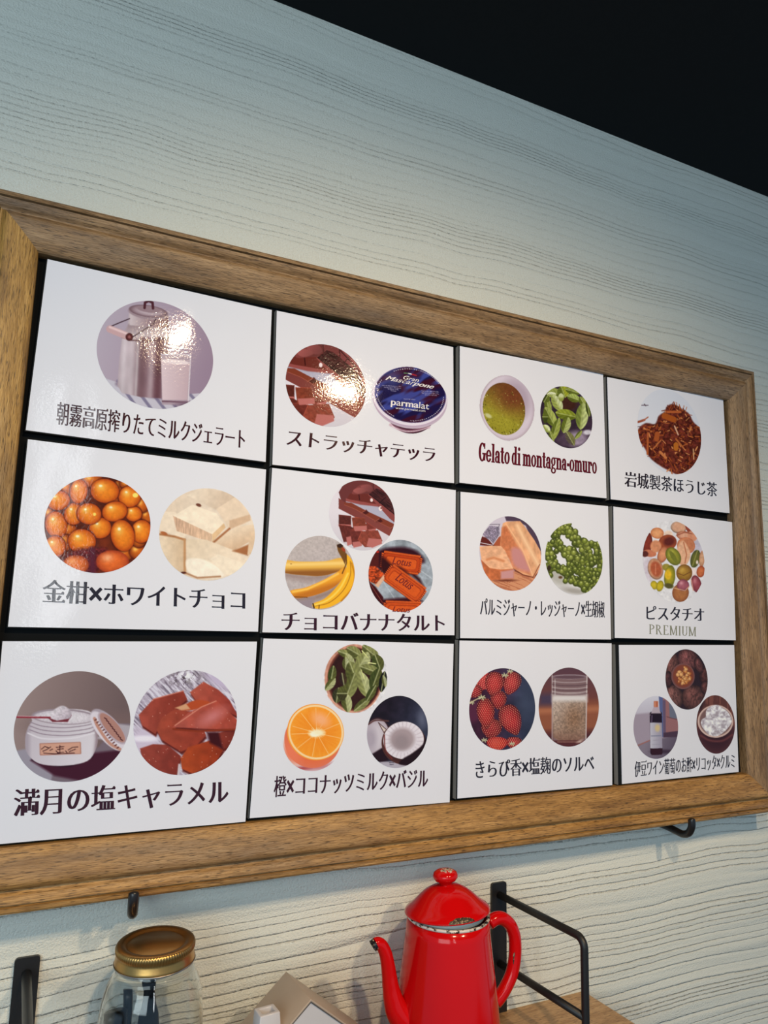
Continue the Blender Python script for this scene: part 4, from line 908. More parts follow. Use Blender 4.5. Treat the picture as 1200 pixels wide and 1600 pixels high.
def a_coco(a):
    a.grad((38, 28, 40), (52, 56, 78), 800, 400, 1010, 480); a.tex(.2, 30)
    a.put(.6 * np.exp(-(((a.x - 985) / 30) ** 2 + ((a.y - 470) / 60) ** 2)), (112, 122, 144)); a.poly([(680, 705), (1020, 705), (1020, 760), (680, 760)], (172, 164, 176), 12)
    a.ell(740, 575, 74, 112, (66, 38, 42), w=6); a.ell(732, 570, 70, 100, (196, 186, 194), 10, edge=(170, 156, 166)); a.ell(700, 580, 34, 60, (168, 156, 168), w=30); a.poly([(745, 490), (790, 530), (775, 545)], (205, 190, 180), 3); a.line([(745, 490), (790, 530), (775, 545), (745, 490)], 4, (84, 50, 50), 3)
    a.poly([(700, 670), (780, 620), (800, 700), (730, 712)], (44, 22, 30), 8); a.ell(884, 604, 122, 118, (50, 24, 26), 10, edge=(90, 50, 44))
    a.ell(884, 588, 112, 103, (208, 198, 206), -6, edge=(218, 210, 216)); m = a.last; u, v = a.rr(884, 588, 1, 1); th = np.arctan2(v, u); a.put(m * .35 * (np.sin(th * 26) > .6) * (np.hypot(u, v) > 70), (176, 160, 172))
    a.ell(876, 582, 68, 62, (164, 146, 150), -6, w=24); a.ell(872, 596, 40, 40, (150, 134, 138), w=30); a.poly([(880, 690), (930, 660), (990, 610), (1000, 560), (1010, 640), (940, 720), (860, 720)], (40, 18, 24), 8, True); a.line([(778, 560), (784, 640), (820, 690)], 6, (120, 50, 46), 5, True)
    a.line([(806, 712), (830, 712)], 4, (90, 80, 96)); a.line([(808, 722), (828, 722)], 4, (90, 80, 96)); a.line([(690, 500), (730, 478), (800, 482)], 8, (96, 60, 56), 6, True)

def a_straw(a):
    a.grad((70, 34, 56), (48, 58, 82), 250, 500, 560, 520); a.tex(.3, 70); a.put(.7 * np.exp(-(((a.x - 545) / 70) ** 2 + ((a.y - 480) / 120) ** 2)), (66, 84, 106))
    a.ell(175, 545, 60, 70, (92, 40, 66), w=30)
    def berry(x, y, rx, ry, rot, c=(186, 24, 36), e=(74, 8, 22)):
        P = [(0, 1.0), (.5, .72), (.88, .25), (1.0, -.25), (.82, -.7), (.35, -.95), (-.35, -.95), (-.82, -.7), (-1, -.25), (-.88, .25), (-.5, .72)]
        t = math.radians(rot); Q = [(x + rx * p * math.cos(t) - ry * q * math.sin(t), y + rx * p * math.sin(t) + ry * q * math.cos(t)) for p, q in P]
        m = a.mpoly(Q, 4, True); u, v = a.rr(x, y, rx, ry, rot); r = np.clip(np.hypot(u, v), 0, 1)[:, None] ** 2.5
        col = np.array(c) * (1 - r) + np.array(e) * r; h = np.exp(-((u + .25) ** 2 + (v + .3) ** 2) / .22)[:, None]; col = col * (1 - .35 * h) + np.array((226, 90, 86)) * .35 * h
        a.put(m, col); sx, sy = u * rx / 15, v * ry / 13; k = np.floor(sy); fx = (sx + .5 * (k % 2)) % 1 - .5; fy = sy % 1 - .5
        d = np.hypot(fx, fy * .7); a.put(m * np.clip((.3 - d) * 6, 0, 1) * .85, (232, 150, 116)); a.put(m * np.clip(1 - abs(d - .38) * 9, 0, 1) * .7, (96, 8, 20))
    berry(250, 330, 60, 66, 20, (206, 60, 66), (150, 30, 44)); berry(185, 400, 50, 50, 30, (170, 36, 48)); berry(440, 345, 62, 84, 20, (192, 40, 50)); berry(350, 462, 56, 66, 0, (166, 20, 34)); berry(300, 660, 72, 72, 10, (150, 18, 34)); berry(320, 350, 66, 86, 12, (200, 32, 42))
    berry(262, 555, 62, 108, -4, (194, 30, 36)); berry(436, 600, 76, 112, -22, (184, 20, 36)); berry(455, 758, 56, 42, 0, (190, 34, 44)); berry(340, 765, 72, 48, 0, (220, 62, 42), (176, 26, 26))
    a.put(.45 * np.clip((a.x - 470) / 90, 0, 1) * np.clip((700 - a.y) / 60, 0, 1), (52, 60, 82))
    for cx_, cy_, s_ in ((235, 444, 1), (395, 290, .9), (430, 262, .8), (252, 740, .8), (445, 765, .8), (165, 480, .7)):
        for t in (10, 70, 150, 200, 255, 320): q = math.radians(t); a.leaf(cx_ + 14 * s_ * math.cos(q), cy_ + 9 * s_ * math.sin(q), 15 * s_, 5.5 * s_, t, (176, 168, 130), (110, 110, 70), (196, 190, 160))
    a.line([(150, 480), (235, 438)], 7, (190, 180, 140), 5)

def a_glass(a):
    a.grad((96, 62, 72), (128, 66, 50), 0, 260, 0, 560); a.poly([(600, 480), (1100, 470), (1100, 680), (600, 690)], (146, 84, 58), 60); a.poly([(600, 520), (1100, 500), (1100, 540), (600, 560)], (170, 104, 72), 30); a.poly([(600, 690), (1100, 670), (1100, 800), (600, 800)], (84, 40, 44), 60)
    a.poly([(630, 420), (760, 410), (760, 500), (630, 500)], (78, 62, 84), 50); a.poly([(720, 292), (968, 292), (958, 740), (930, 772), (760, 774), (728, 742)], (128, 100, 102), 4); m = a.last
    a.poly([(722, 440), (964, 440), (956, 720), (900, 750), (780, 750), (730, 720)], (182, 164, 152), 8, c2=(150, 122, 104), g=(730, 450, 860, 620)); m2 = a.last; a.put(m2 * .8 * np.exp(-(((a.x - 872) / 60) ** 2 + ((a.y - 590) / 90) ** 2)), (140, 104, 78)); a.tex(.25, 9, None, m2)
    a.put(m2 * np.clip((a.y - 660) / 80, 0, 1) * .6, (126, 84, 70))
    a.poly([(724, 425), (964, 425), (964, 470), (724, 470)], (206, 198, 196), 30); a.ell(843, 300, 122, 17, (150, 130, 138)); a.ell(843, 302, 112, 12, (104, 76, 84)); a.line([(722, 290), (722, 740)], 6, (176, 160, 160), 5); a.line([(964, 292), (957, 735)], 7, (196, 182, 180), 6)
    for y, c in ((330, (190, 176, 180)), (352, (84, 58, 66)), (372, (196, 184, 186)), (386, (92, 66, 72)), (402, (204, 194, 194)), (416, (110, 84, 88))): a.line([(724, y), (780, y + 8), (843, y + 10), (910, y + 8), (964, y)], 5, c, 7, True, .8)
    a.line([(742, 320), (742, 425)], 5, (206, 198, 200), 5, k=.7); a.poly([(728, 742), (958, 740), (930, 785), (760, 785)], (92, 44, 46), 8); a.line([(760, 752), (920, 752)], 6, (150, 108, 96), 6); a.ell(915, 748, 22, 8, (190, 160, 150), -20, w=12)

def a_walnut(a):
    a.c[:] = (50, 30, 38)
    def nut(x, y, rx, ry, rot, c=(116, 72, 66)):
        a.ell(x, y, rx, ry, c, rot, edge=tuple(.5 * k for k in c), hl=tuple(min(200, 1.3 * k) for k in c), w=5); m = a.last; u, v = a.rr(x, y, rx, ry, rot)
        n = fbm(u * 5 + 9, v * 1.7, 3); a.put(m * np.clip(1 - np.abs(n - .5) * 16, 0, 1) * .7, tuple(.5 * k for k in c)); a.tex(.2, 14, None, m)
    nut(505, 235, 52, 95, 8); nut(745, 300, 40, 62, 10, (90, 50, 46)); nut(620, 190, 74, 84, -20, (120, 70, 68)); nut(700, 230, 30, 60, -20, (104, 60, 58)); nut(520, 455, 66, 86, -20, (120, 78, 72)); nut(660, 460, 84, 90, 16, (114, 70, 64)); nut(750, 390, 36, 50, 0, (96, 56, 52)); nut(480, 330, 30, 60, 0, (84, 50, 50))
    a.ell(586, 308, 84, 92, (88, 48, 48), 0, edge=(130, 84, 80)); a.ell(588, 306, 74, 82, (130, 64, 44), w=5); r = random.Random(8)
    for k in range(46):
        t = r.uniform(0, 6.28); q = math.sqrt(r.random()) * .82; c = r.choice([(206, 128, 60), (190, 106, 46), (222, 160, 96), (168, 88, 40)]); a.ell(590 + 62 * q * math.cos(t), 304 + 72 * q * math.sin(t), r.uniform(8, 16), r.uniform(8, 18), c, r.uniform(0, 90), edge=tuple(.68 * k for k in c), hl=(236, 186, 130), w=4)

def a_wine(a):
    a.grad((198, 196, 208), (176, 168, 182), 0, 450, 0, 640); a.poly([(200, 585), (450, 560), (450, 760), (200, 830)], (156, 142, 156), 16); a.poly([(200, 820), (345, 770), (560, 735), (560, 920), (200, 920)], (132, 120, 134), 8, c2=(92, 78, 96), g=(300, 820, 520, 900))
    a.poly([(410, 440), (470, 450), (470, 745), (430, 745)], (84, 100, 146), 5); a.poly([(440, 450), (560, 450), (560, 740), (445, 744)], (150, 102, 104), 5); a.poly([(440, 480), (460, 480), (462, 744), (446, 744)], (104, 84, 110), 4); a.poly([(484, 480), (560, 500), (560, 615), (490, 610)], (104, 110, 128), 5); a.line([(470, 600), (560, 625)], 6, (110, 70, 76), 5); a.poly([(445, 715), (560, 700), (560, 745), (445, 750)], (78, 54, 72), 8)
    a.line([(262, 806), (345, 770)], 7, (160, 96, 84), 5); a.ell(450, 850, 80, 14, (70, 50, 66), w=16)
    a.rbox(392, 718, 44, 156, (44, 22, 38), -1, 16); a.poly([(374, 528), (412, 528), (420, 560), (436, 590), (346, 590), (362, 560)], (176, 160, 172), 4); a.poly([(352, 575), (432, 575), (434, 645), (348, 645)], (40, 18, 36), 5); a.line([(362, 590), (360, 640)], 6, (110, 90, 120), 5)
    a.poly([(348, 642), (434, 642), (438, 826), (350, 828)], (184, 180, 192), 3, c2=(150, 142, 160), g=(350, 0, 438, 0)); a.ell(402, 680, 18, 26, (200, 176, 130), w=14); a.line([(358, 738), (426, 736)], 6, (122, 124, 146), 4); a.line([(372, 770), (416, 768)], 3, (150, 146, 160)); a.line([(366, 800), (420, 798)], 4, (150, 146, 160))
    a.poly([(350, 828), (438, 826), (434, 872), (360, 876)], (58, 22, 34), 4); a.rbox(391, 508, 16, 22, (184, 104, 74), 0, 5); a.line([(384, 492), (384, 526)], 5, (216, 150, 120), 4)

def a_ricotta(a):
    a.c[:] = (100, 56, 48); a.put((fbm((a.x) / 14, a.y / 120, 2) > .55) * .6, (140, 84, 70)); a.ell(760, 800, 100, 90, (84, 44, 44), w=40); a.ell(700, 500, 40, 60, (60, 34, 36), w=30)
    a.ell(826, 725, 138, 140, (62, 26, 34), w=5, edge=(90, 48, 50)); a.line([(715, 735), (780, 770), (870, 772), (940, 730)], 14, (110, 56, 56), 12, True)
    a.ell(820, 632, 128, 118, (182, 146, 136), 0, edge=(206, 176, 164)); a.ell(821, 630, 116, 106, (124, 92, 88), 0, w=8)
    P = [(716, 650), (722, 620), (750, 600), (752, 560), (775, 530), (830, 515), (870, 535), (905, 560), (930, 600), (936, 640), (910, 680), (880, 710), (830, 738), (780, 732), (735, 690)]
    a.poly(P, (206, 200, 204), 5, True); m = a.last; n = fbm(a.x / 17, a.y / 15, 3); a.put(m * np.clip((.5 - n) * 5, 0, 1) * .8, (156, 142, 150)); a.put(m * np.clip((n - .55) * 6, 0, 1), (232, 230, 234))

PH = [((0, 0), a_milk, (412, 246, 908, 706), 'round milk can and glass of milk photo'), ((0, 1), a_choc, (105, 232, 606, 748), 'round photo of broken brown chocolate bars'),
      ((0, 1), a_tub, (640, 366, 1122, 800), 'cut-out photo of a blue lidded cheese tub'), ((0, 2), a_tea, (224, 256, 626, 736), 'cut-out photo of a white bowl of green tea'),
      ((0, 2), a_basil, (665, 340, 1040, 787), 'oval photo of green basil leaves'), ((0, 3), a_twigs, (293, 215, 735, 806), 'oval photo of reddish brown roasted tea twigs'),
      ((1, 0), a_kumquat, (193, 180, 656, 601), 'round photo of orange kumquats'), ((1, 0), a_white, (694, 232, 1111, 634), 'round photo of cream white chocolate blocks'),
      ((1, 1), lambda a: a_choc(a, .73, 440, -34), (428, 115, 812, 525), 'round photo of brown chocolate pieces'), ((1, 1), a_banana, (170, 440, 578, 872), 'round photo of yellow bananas'),
      ((1, 1), a_biscuit, (658, 463, 1035, 885), 'round photo of orange brown biscuits'), ((1, 2), a_parm, (226, 262, 672, 799), 'oval photo of hard cheese wedges on a board'),
      ((1, 2), a_pepper, (700, 312, 1114, 830), 'oval photo of green peppercorns'), ((1, 3), a_pist, (295, 155, 742, 745), 'oval photo of pistachio nuts and shells'),
      ((2, 0), a_salt, (63, 172, 596, 678), 'round photo of an open glass salt jar'), ((2, 0), a_caramel, (610, 167, 1083, 647), 'round photo of reddish brown caramel pieces'),
      ((2, 1), a_bowl, (443, 56, 798, 438), 'cut-out photo of basil leaves in a bowl'), ((2, 1), a_orange, (218, 380, 562, 758), 'cut-out photo of a halved orange'),
      ((2, 1), a_coco, (682, 343, 1018, 741), 'oval photo of a halved coconut'), ((2, 2), a_straw, (146, 240, 605, 808), 'oval photo of red strawberries'),
      ((2, 2), a_glass, (629, 236, 1047, 785), 'oval photo of a glass of cloudy drink'), ((2, 3), a_walnut, (460, 113, 764, 548), 'oval photo of brown walnuts'),
      ((2, 3), a_wine, (229, 450, 551, 903), 'oval photo of a dark wine bottle'), ((2, 3), a_ricotta, (683, 444, 960, 866), 'oval photo of white ricotta in a bowl')]
def print_photo(rc, fn, box, label):
    s, ox, oy = CR[rc]; bb = np.array([ox + s * box[0], oy + s * box[1], ox + s * box[2], oy + s * box[3]])
    c = np.array(at((bb[0] + bb[2]) / 2, (bb[1] + bb[3]) / 2)); rx = ry = .06; th = np.linspace(0, 2 * math.pi, 120)
    for k in range(12):                                   # the round print whose outline fills the extent seen
        X, Y = pj(c[0] + rx * np.cos(th), c[1] + ry * np.sin(th)); b = (X.min(), Y.min(), X.max(), Y.max())
        cc = np.array(at((b[0] + b[2]) / 2, (b[1] + b[3]) / 2)); tt = np.array(at((bb[0] + bb[2]) / 2, (bb[1] + bb[3]) / 2)); c = c + tt - cc
        rx *= (bb[2] - bb[0]) / (b[2] - b[0]); ry *= (bb[3] - bb[1]) / (b[3] - b[1])
    N = int(max(60, min(170, max(bb[2] - bb[0], bb[3] - bb[1]) * 1.15)))
    g = np.linspace(-1, 1, N + 1); U, V = np.meshgrid(g, g)
    DU = U * np.sqrt(1 - V * V / 2); DV = V * np.sqrt(1 - U * U / 2)          # square to disc
    x = (c[0] + rx * DU).ravel(); y = (c[1] + ry * DV).ravel(); PX, PY = pj(x, y)
    a = Art((PX - ox) / s, (PY - oy) / s); fn(a)
    lum = a.c @ np.array([.3, .6, .1]); a.c = a.c * .89 + lum[:, None] * .11; gr = np.clip(a.c[:, 1] - a.c[:, 0], 0, 60); a.c[:, 0] += .45 * gr
    col = np.clip((lin(np.clip(a.c, 0, 255)) / lin(WH)) ** 1.1 * np.array([.74, .765, .86]), 0, .92)
    vs = np.stack([x - c[0], np.zeros(len(x)), -(y - c[1])], 1)
    idx = np.arange((N + 1) ** 2).reshape(N + 1, N + 1)
    fs = np.stack([idx[:-1, :-1], idx[1:, :-1], idx[1:, 1:], idx[:-1, 1:]], -1).reshape(-1, 4)
    me = bpy.data.meshes.new('printed_photo'); me.vertices.add(len(vs)); me.vertices.foreach_set('co', vs.ravel())
    me.loops.add(fs.size); me.loops.foreach_set('vertex_index', fs.ravel()); me.polygons.add(len(fs)); me.polygons.foreach_set('loop_start', np.arange(len(fs)) * 4); me.update(calc_edges=True)
    at_ = me.color_attributes.new('ink', 'FLOAT_COLOR', 'POINT'); at_.data.foreach_set('color', np.concatenate([col, np.ones((len(col), 1))], 1).ravel())
    me.materials.append(M_PRINT)
    o = bpy.data.objects.new('printed_photo', me); link(o, cards[rc]); o.location = B(c[0], c[1], -.00030 - .00001 * len(cards[rc].children)) - cards[rc].location; o['label'] = label
for q in PH: print_photo(*q)
# lettering that is part of the printed photographs
for rc, txt, q, ink, bold, sh in (((0, 1), 'Gran', [(842, 426), (940, 446), (838, 450)], INKW, .012, .3), ((0, 1), 'Mascarpone', [(738, 428), (1038, 486), (722, 462)], INKW, .03, .35),
                                  ((0, 1), 'parmalat', [(764, 570), (1002, 600), (760, 624)], INKW, .03, 0), ((0, 1), 'www.parmalat.com', [(792, 622), (978, 642), (790, 640)], INKW, .0, 0),
                                  ((1, 1), 'Lotus', [(800, 562), (912, 580), (796, 604)], INKC, .02, .3), ((1, 1), 'Lotus', [(842, 652), (932, 716), (812, 696)], INKC, .02, .3), ((1, 1), 'Lotus', [(800, 852), (905, 858), (798, 884)], INKC, .02, .3)):
    place_mesh('print_lettering', letter_mesh(glyph_curve(txt, bold)), ink, rc, q, -.00055, cards[rc], shear=sh)

# ------------------------------------------------------------------ hooks under the frame
for hx, lb in ((-.428, 'small black iron hook curling up under the frame, above the glass jar'), (.449, 'small black iron hook curling up under the frame, at its right end')):
    path = catmull([B(hx - (.045 - z) * (.14 if hx < 0 else 0), y, z) for z, y in ((.0445, .434), (.020, .4355), (.002, .4375), (-.012, .4385), (-.024, .4335), (-.0305, .423), (-.0315, .4135), (-.0300, .408))], 8)
    rad = [.0060] * (len(path) - 5) + [.0059, .0055, .0048, .0035, .0014]
    o = bm_obj('iron_hook', sweep(bmesh.new(), path, rad, 16, side=(1, 0, 0)), M_HOOK, origin=B(hx, .434, .044), smooth=True)
    o['label'] = lb; o['category'] = 'hook'; o['group'] = 'iron hooks holding the frame'

# ------------------------------------------------------------------ shelf with its two brackets
YS = .6755
shelf = empty('wall_shelf', B(.0, YS + .02, ZW), 'oak wall shelf with black steel bracket loops below the menu frame', 'shelf')
shelf_bm = box_bm(-.72, .277, -.1235, ZW - .0008, H0 - YS - .022, H0 - YS)
for v in shelf_bm.verts:
    if v.co.x > 0 and v.co.y < 0: v.co.x += .0125          # the end is not cut quite square
bm_obj('shelf_board', shelf_bm, M_SHELF, shelf, B(-.2, YS + .011, 0), bevel=.0012)
for bx in (-.5432, .1130):
    tp_ = .4905; P_ = [(bx - .0135, .83), (bx + .0135, .83)]
    for sx_, a0 in ((1, 0), (-1, 90)): P_ += [(bx + sx_ * .0095 + .004 * math.cos(math.radians(a0 + t)), tp_ + .004 - .004 * math.sin(math.radians(a0 + t))) for t in range(0, 91, 15)]
    bm = bmesh.new(); f_ = [bm.verts.new(B(x, y, ZW - .0045)) for x, y in P_]; k_ = [bm.verts.new(B(x, y, ZW - .0003)) for x, y in P_]
    bm.faces.new(f_); bm.faces.new(k_[::-1])
    for i in range(len(P_)): bm.faces.new((f_[i], k_[i], k_[(i + 1) % len(P_)], f_[(i + 1) % len(P_)]))
    br = bm_obj('bracket', bm, M_IRON, shelf, B(bx, .66, ZW - .002))
    r = .0053; sk = .115 if bx > 0 else .04; skew = lambda P: [Vector((v.x + (ZW - v.y) * sk, v.y, v.z)) for v in P]     # the bent rods stand slightly askew
    def loop(ya, zf, rb):                                     # out from the wall at height ya, bend, down past the shelf front
        pts = [B(bx, ya, ZW - .003), B(bx, ya, zf + rb)]
        for k in range(1, 9):
            t = k / 8 * math.pi / 2; pts.append(B(bx, ya + rb - rb * math.cos(t), zf + rb - rb * math.sin(t)))
        pts.append(B(bx, .72, zf))
        for k in range(1, 9):
            t = k / 8 * math.pi / 2; pts.append(B(bx, .72 + rb * math.sin(t), zf + rb - rb * math.cos(t)))
        pts.append(B(bx, .72 + rb, ZW - .003)); return pts
    bm_obj('loop_rod', sweep(bmesh.new(), skew(loop(.5085, -.1300, .013)), r, 20, side=(1, 0, 0)), M_IRON, br, B(bx, .6, -.1), smooth=True)
    bm_obj('guard_rod', sweep(bmesh.new(), skew([B(bx, .606, ZW - .003), B(bx, .606, -.1295)]), r, 20, side=(1, 0, 0)), M_IRON, br, B(bx, .606, -.05), smooth=True)

# ------------------------------------------------------------------ glass jar with brass lid and black utensils
def mat_glass():
    n = NT('clear_glass'); p = n.obj()
    return n.set(color=(.90, .93, .93), rough=.0, trans=1., ior=1.46, normal=n.bump(n.noise(n.mapping(p, (1, 1, .35)), 42, 2), .35, .0016))
def mat_brass():
    n = NT('brass_lid'); p = n.obj()
    return n.set(color=n.mix(n.noise(p, 60, 3), (.62, .36, .12), (.50, .28, .09)), rough=.34, metal=1., normal=n.bump(n.noise(p, 300, 2), .15, .0003))
M_GLASS = mat_glass(); M_BRASS = mat_brass(); M_STEEL = plain('steel_rim', (.55, .54, .52), .3, 1.)
M_BLK = plain('black_plastic', (.007, .008, .011), .3, spec=.3)
JC = B(-.4147, YS, -.0614)
jar = empty('glass_jar', JC, 'clear glass preserving jar with gold screw lid, under the left hook', 'jar')
OUT = [(.030, 0), (.050, .0005), (.0545, .006), (.0560, .014), (.0560, .130), (.0553, .150), (.0530, .168), (.0490, .182), (.0440, .1915), (.0412, .196), (.0420, .199), (.0418, .202), (.0400, .2035), (.0395, .219)]
IN = [(.0370, .219), (.0370, .201), (.0388, .195), (.0418, .1905), (.0465, .181), (.0503, .167), (.0525, .149), (.0532, .130), (.0532, .014), (.051, .008), (.046, .005), (0, .0045)]
prof = [(0, 0.003)] + [(r, z) for r, z in OUT] + IN
bm = lathe(bmesh.new(), prof, 96); bmesh.ops.translate(bm, verts=bm.verts, vec=JC)
bm_obj('glass_body', bm, M_GLASS, jar, JC, smooth=True)
lidb = [(0, .2213), (.0285, .2213), (.0300, .2203), (.0322, .2203), (.0338, .2222), (.0405, .2225), (.0420, .2215), (.0425, .2195), (.0424, .2155), (.0416, .2145), (.0416, .2110), (.0424, .2090), (.0426, .2060), (.0436, .2038), (.0430, .2030), (.0408, .2035), (.0408, .2195), (0, .2198)]
def knurl(r, z, k): return .00040 * (1 if k % 4 < 2 else -1) if .2153 < z < .2200 and r > .0420 else 0
bm = lathe(bmesh.new(), lidb, 360, knurl); bmesh.ops.translate(bm, verts=bm.verts, vec=JC)
lid = bm_obj('screw_lid', bm, M_BRASS, jar, JC + Vector((0, 0, .212)), smooth=True); lid['label'] = 'gold coloured screw lid'
bm = lathe(bmesh.new(), [(.0434, .2022), (.0441, .2032), (.0436, .2042), (.0430, .2032), (.0434, .2022)], 96); bmesh.ops.translate(bm, verts=bm.verts, vec=JC)
bm_obj('lid_rim', bm, M_STEEL, jar, JC + Vector((0, 0, .203)), smooth=True)
for (bx_, by_, tx, ty, zt, wid, kind, lb) in ((.004, .010, -.006, -.008, .198, .0050, 'spoon', 'tall black plastic spoon inside the glass jar'), (-.018, -.016, -.026, .004, .176, .0038, 'stick', 'thin black plastic stirrer inside the glass jar, between spoon and spatula'),
                                                (-.032, .004, -.038, -.006, .160, .0062, 'spatula', 'short black flat spatula inside the glass jar, at the left')):
    a = JC + Vector((bx_, by_, .006)); b = JC + Vector((tx, ty, zt)); bm = bmesh.new()
    pts = [a.lerp(b, k / 16) for k in range(17)]
    if kind == 'spoon': rad = [wid * (1 + 1.35 * math.exp(-((k / 16 - .70) / .11) ** 2) + .5 * math.exp(-((k / 16 - .98) / .08) ** 2)) for k in range(17)]
    elif kind == 'stick': rad = [wid * (1 + .3 * (k > 13)) for k in range(17)]
    else: rad = [wid * (1 + .9 * (k > 12)) for k in range(17)]
    sweep(bm, pts, rad, 14, flat=.55 if kind != 'stick' else 1, side=(0, 1, 0))
    o = bm_obj({'spoon': 'plastic_spoon', 'stick': 'plastic_stirrer', 'spatula': 'plastic_spatula'}[kind], bm, M_BLK, origin=a, smooth=True); o['label'] = lb; o['category'] = {'spoon': 'spoon', 'stick': 'stirrer', 'spatula': 'spatula'}[kind]; o['group'] = 'black utensils in the jar'

# ------------------------------------------------------------------ ceramic house
M_CER = plain('tan_ceramic_glaze', (.44, .345, .265), .38, gs=700, gb=.3); M_CERW = plain('white_ceramic_glaze', (.62, .59, .60), .22, gs=300); M_DARK = plain('dark_shade_paint', (.03, .018, .012), .8)
HC = B(-.2475, YS, -.068)
house = empty('ceramic_house', HC, 'small ceramic house with tan gable roof, between glass jar and red pot', 'ornament')
RH = Matrix.Rotation(math.radians(6), 4, 'Z'); HR = .1505; HW = .100; SL = .80; HL = .0365
def hv(x, y, z): return HC + RH @ Vector((x, y, z))                 # local: -y toward the room
def slab_bm(P, d):
    bm = bmesh.new(); n = len(P); a = [bm.verts.new(p) for p in P]; b = [bm.verts.new(Vector(p) + Vector(d)) for p in P]
    bm.faces.new(a); bm.faces.new(b[::-1])
    for i in range(n): bm.faces.new((a[i], b[i], b[(i + 1) % n], a[(i + 1) % n]))
    return bm
he = HR - SL * HW
# roof: two slopes in one folded slab
bm = bmesh.new(); R_ = []
for y in (-HL, HL): R_.append([bm.verts.new(hv(x, y, z)) for x, z in ((-HW, he), (0, HR), (HW, he), (HW - .002, he - .002), (0, HR - .0032), (-HW + .002, he - .002))])
for i in range(6): bm.faces.new((R_[0][i], R_[0][(i + 1) % 6], R_[1][(i + 1) % 6], R_[1][i]))
bm.faces.new(R_[0]); bm.faces.new(R_[1][::-1])
bm_obj('roof', bm, M_CER, house, hv(0, 0, HR), bevel=.0007, smooth=True)
# gable walls (with a window opening framed in the front one) and side walls
wx = HW - .010; gz = lambda x: HR - .0034 - SL * abs(x)
bm = bmesh.new()
w0, w1, wz0, wz1 = -.006, .006, .105, .119
def strip(P): 
    s_ = slab_bm([hv(x, -HL + .0010, z) for x, z in P], RH @ Vector((0, .005, 0))); me = bpy.data.meshes.new('tmp'); s_.to_mesh(me); s_.free(); bm.from_mesh(me); bpy.data.meshes.remove(me)
arch = [(w1 * math.cos(t), wz1 - .002 + .006 * math.sin(t)) for t in np.linspace(0, math.pi, 9)]
strip([(-wx, 0), (w0, 0), (w0, wz1 - .002)] + [] + [(w0, gz(w0)), (-wx, gz(wx))]); strip([(w1, 0), (wx, 0), (wx, gz(wx)), (w1, gz(w1))]); strip([(w0, 0), (w1, 0), (w1, wz0), (w0, wz0)]); strip(arch + [(w0, gz(w0)), (0, gz(0)), (w1, gz(w1))])
g_ = bm_obj('front_gable', bm, M_CERW, house, hv(0, -HL, .06)); g_['label'] = 'white glazed front gable with arched window'
bm_obj('window_shade_plate', slab_bm([hv(x, -HL + .0068, z) for x, z in ((w0 - .003, wz0 - .003), (w1 + .003, wz0 - .003), (w1 + .003, wz1 + .006), (w0 - .003, wz1 + .006))], RH @ Vector((0, .001, 0))), M_DARK, house, hv(0, -HL, .11))  # dark plate coloured as the shade inside the window opening
bm_obj('rear_gable', slab_bm([hv(x, HL - .0095, z) for x, z in ((-wx, 0), (wx, 0), (wx, gz(wx)), (0, gz(0)), (-wx, gz(wx)))], RH @ Vector((0, .005, 0))), M_CER, house, hv(0, HL, .06))
for s in (-1, 1):
    x0, x1 = s * wx, s * (wx - .005)
    bm_obj('side_wall', slab_bm([hv(x0, -HL + .0045, 0), hv(x1, -HL + .0045, 0), hv(x1, -HL + .0045, gz(wx)), hv(x0, -HL + .0045, gz(wx))], RH @ Vector((0, 2 * HL - .009, 0))), M_CERW, house, hv(x0, 0, .03))
# chimney: hollow square shaft standing on the left slope
bm = bmesh.new(); cx0, cx1, cy0, cy1, ct = -.0600, -.0365, -.0330, -.0130, .1445; t_ = .0045
o4 = [(cx0, cy0), (cx1, cy0), (cx1, cy1), (cx0, cy1)]; i4 = [(cx0 + t_, cy0 + t_), (cx1 - t_, cy0 + t_), (cx1 - t_, cy1 - t_), (cx0 + t_, cy1 - t_)]
zo = [HR - SL * abs(x) - .004 for x, y in o4]
OB = [bm.verts.new(hv(x - (.003 if x == cx0 else -.003), y, z)) for (x, y), z in zip(o4, zo)]; OT = [bm.verts.new(hv(x, y, ct)) for x, y in o4]; IT = [bm.verts.new(hv(x, y, ct)) for x, y in i4]; IB = [bm.verts.new(hv(x, y, ct - .012)) for x, y in i4]
for i in range(4):
    j = (i + 1) % 4
    bm.faces.new((OB[i], OB[j], OT[j], OT[i])); bm.faces.new((OT[i], OT[j], IT[j], IT[i])); bm.faces.new((IT[i], IT[j], IB[j], IB[i]))
bm.faces.new(IB); bm.faces.new(OB[::-1])
c_ = bm_obj('chimney', bm, M_CERW, house, hv(-.04, -.02, ct), bevel=.0010, smooth=True); c_['label'] = 'white glazed hollow square chimney'

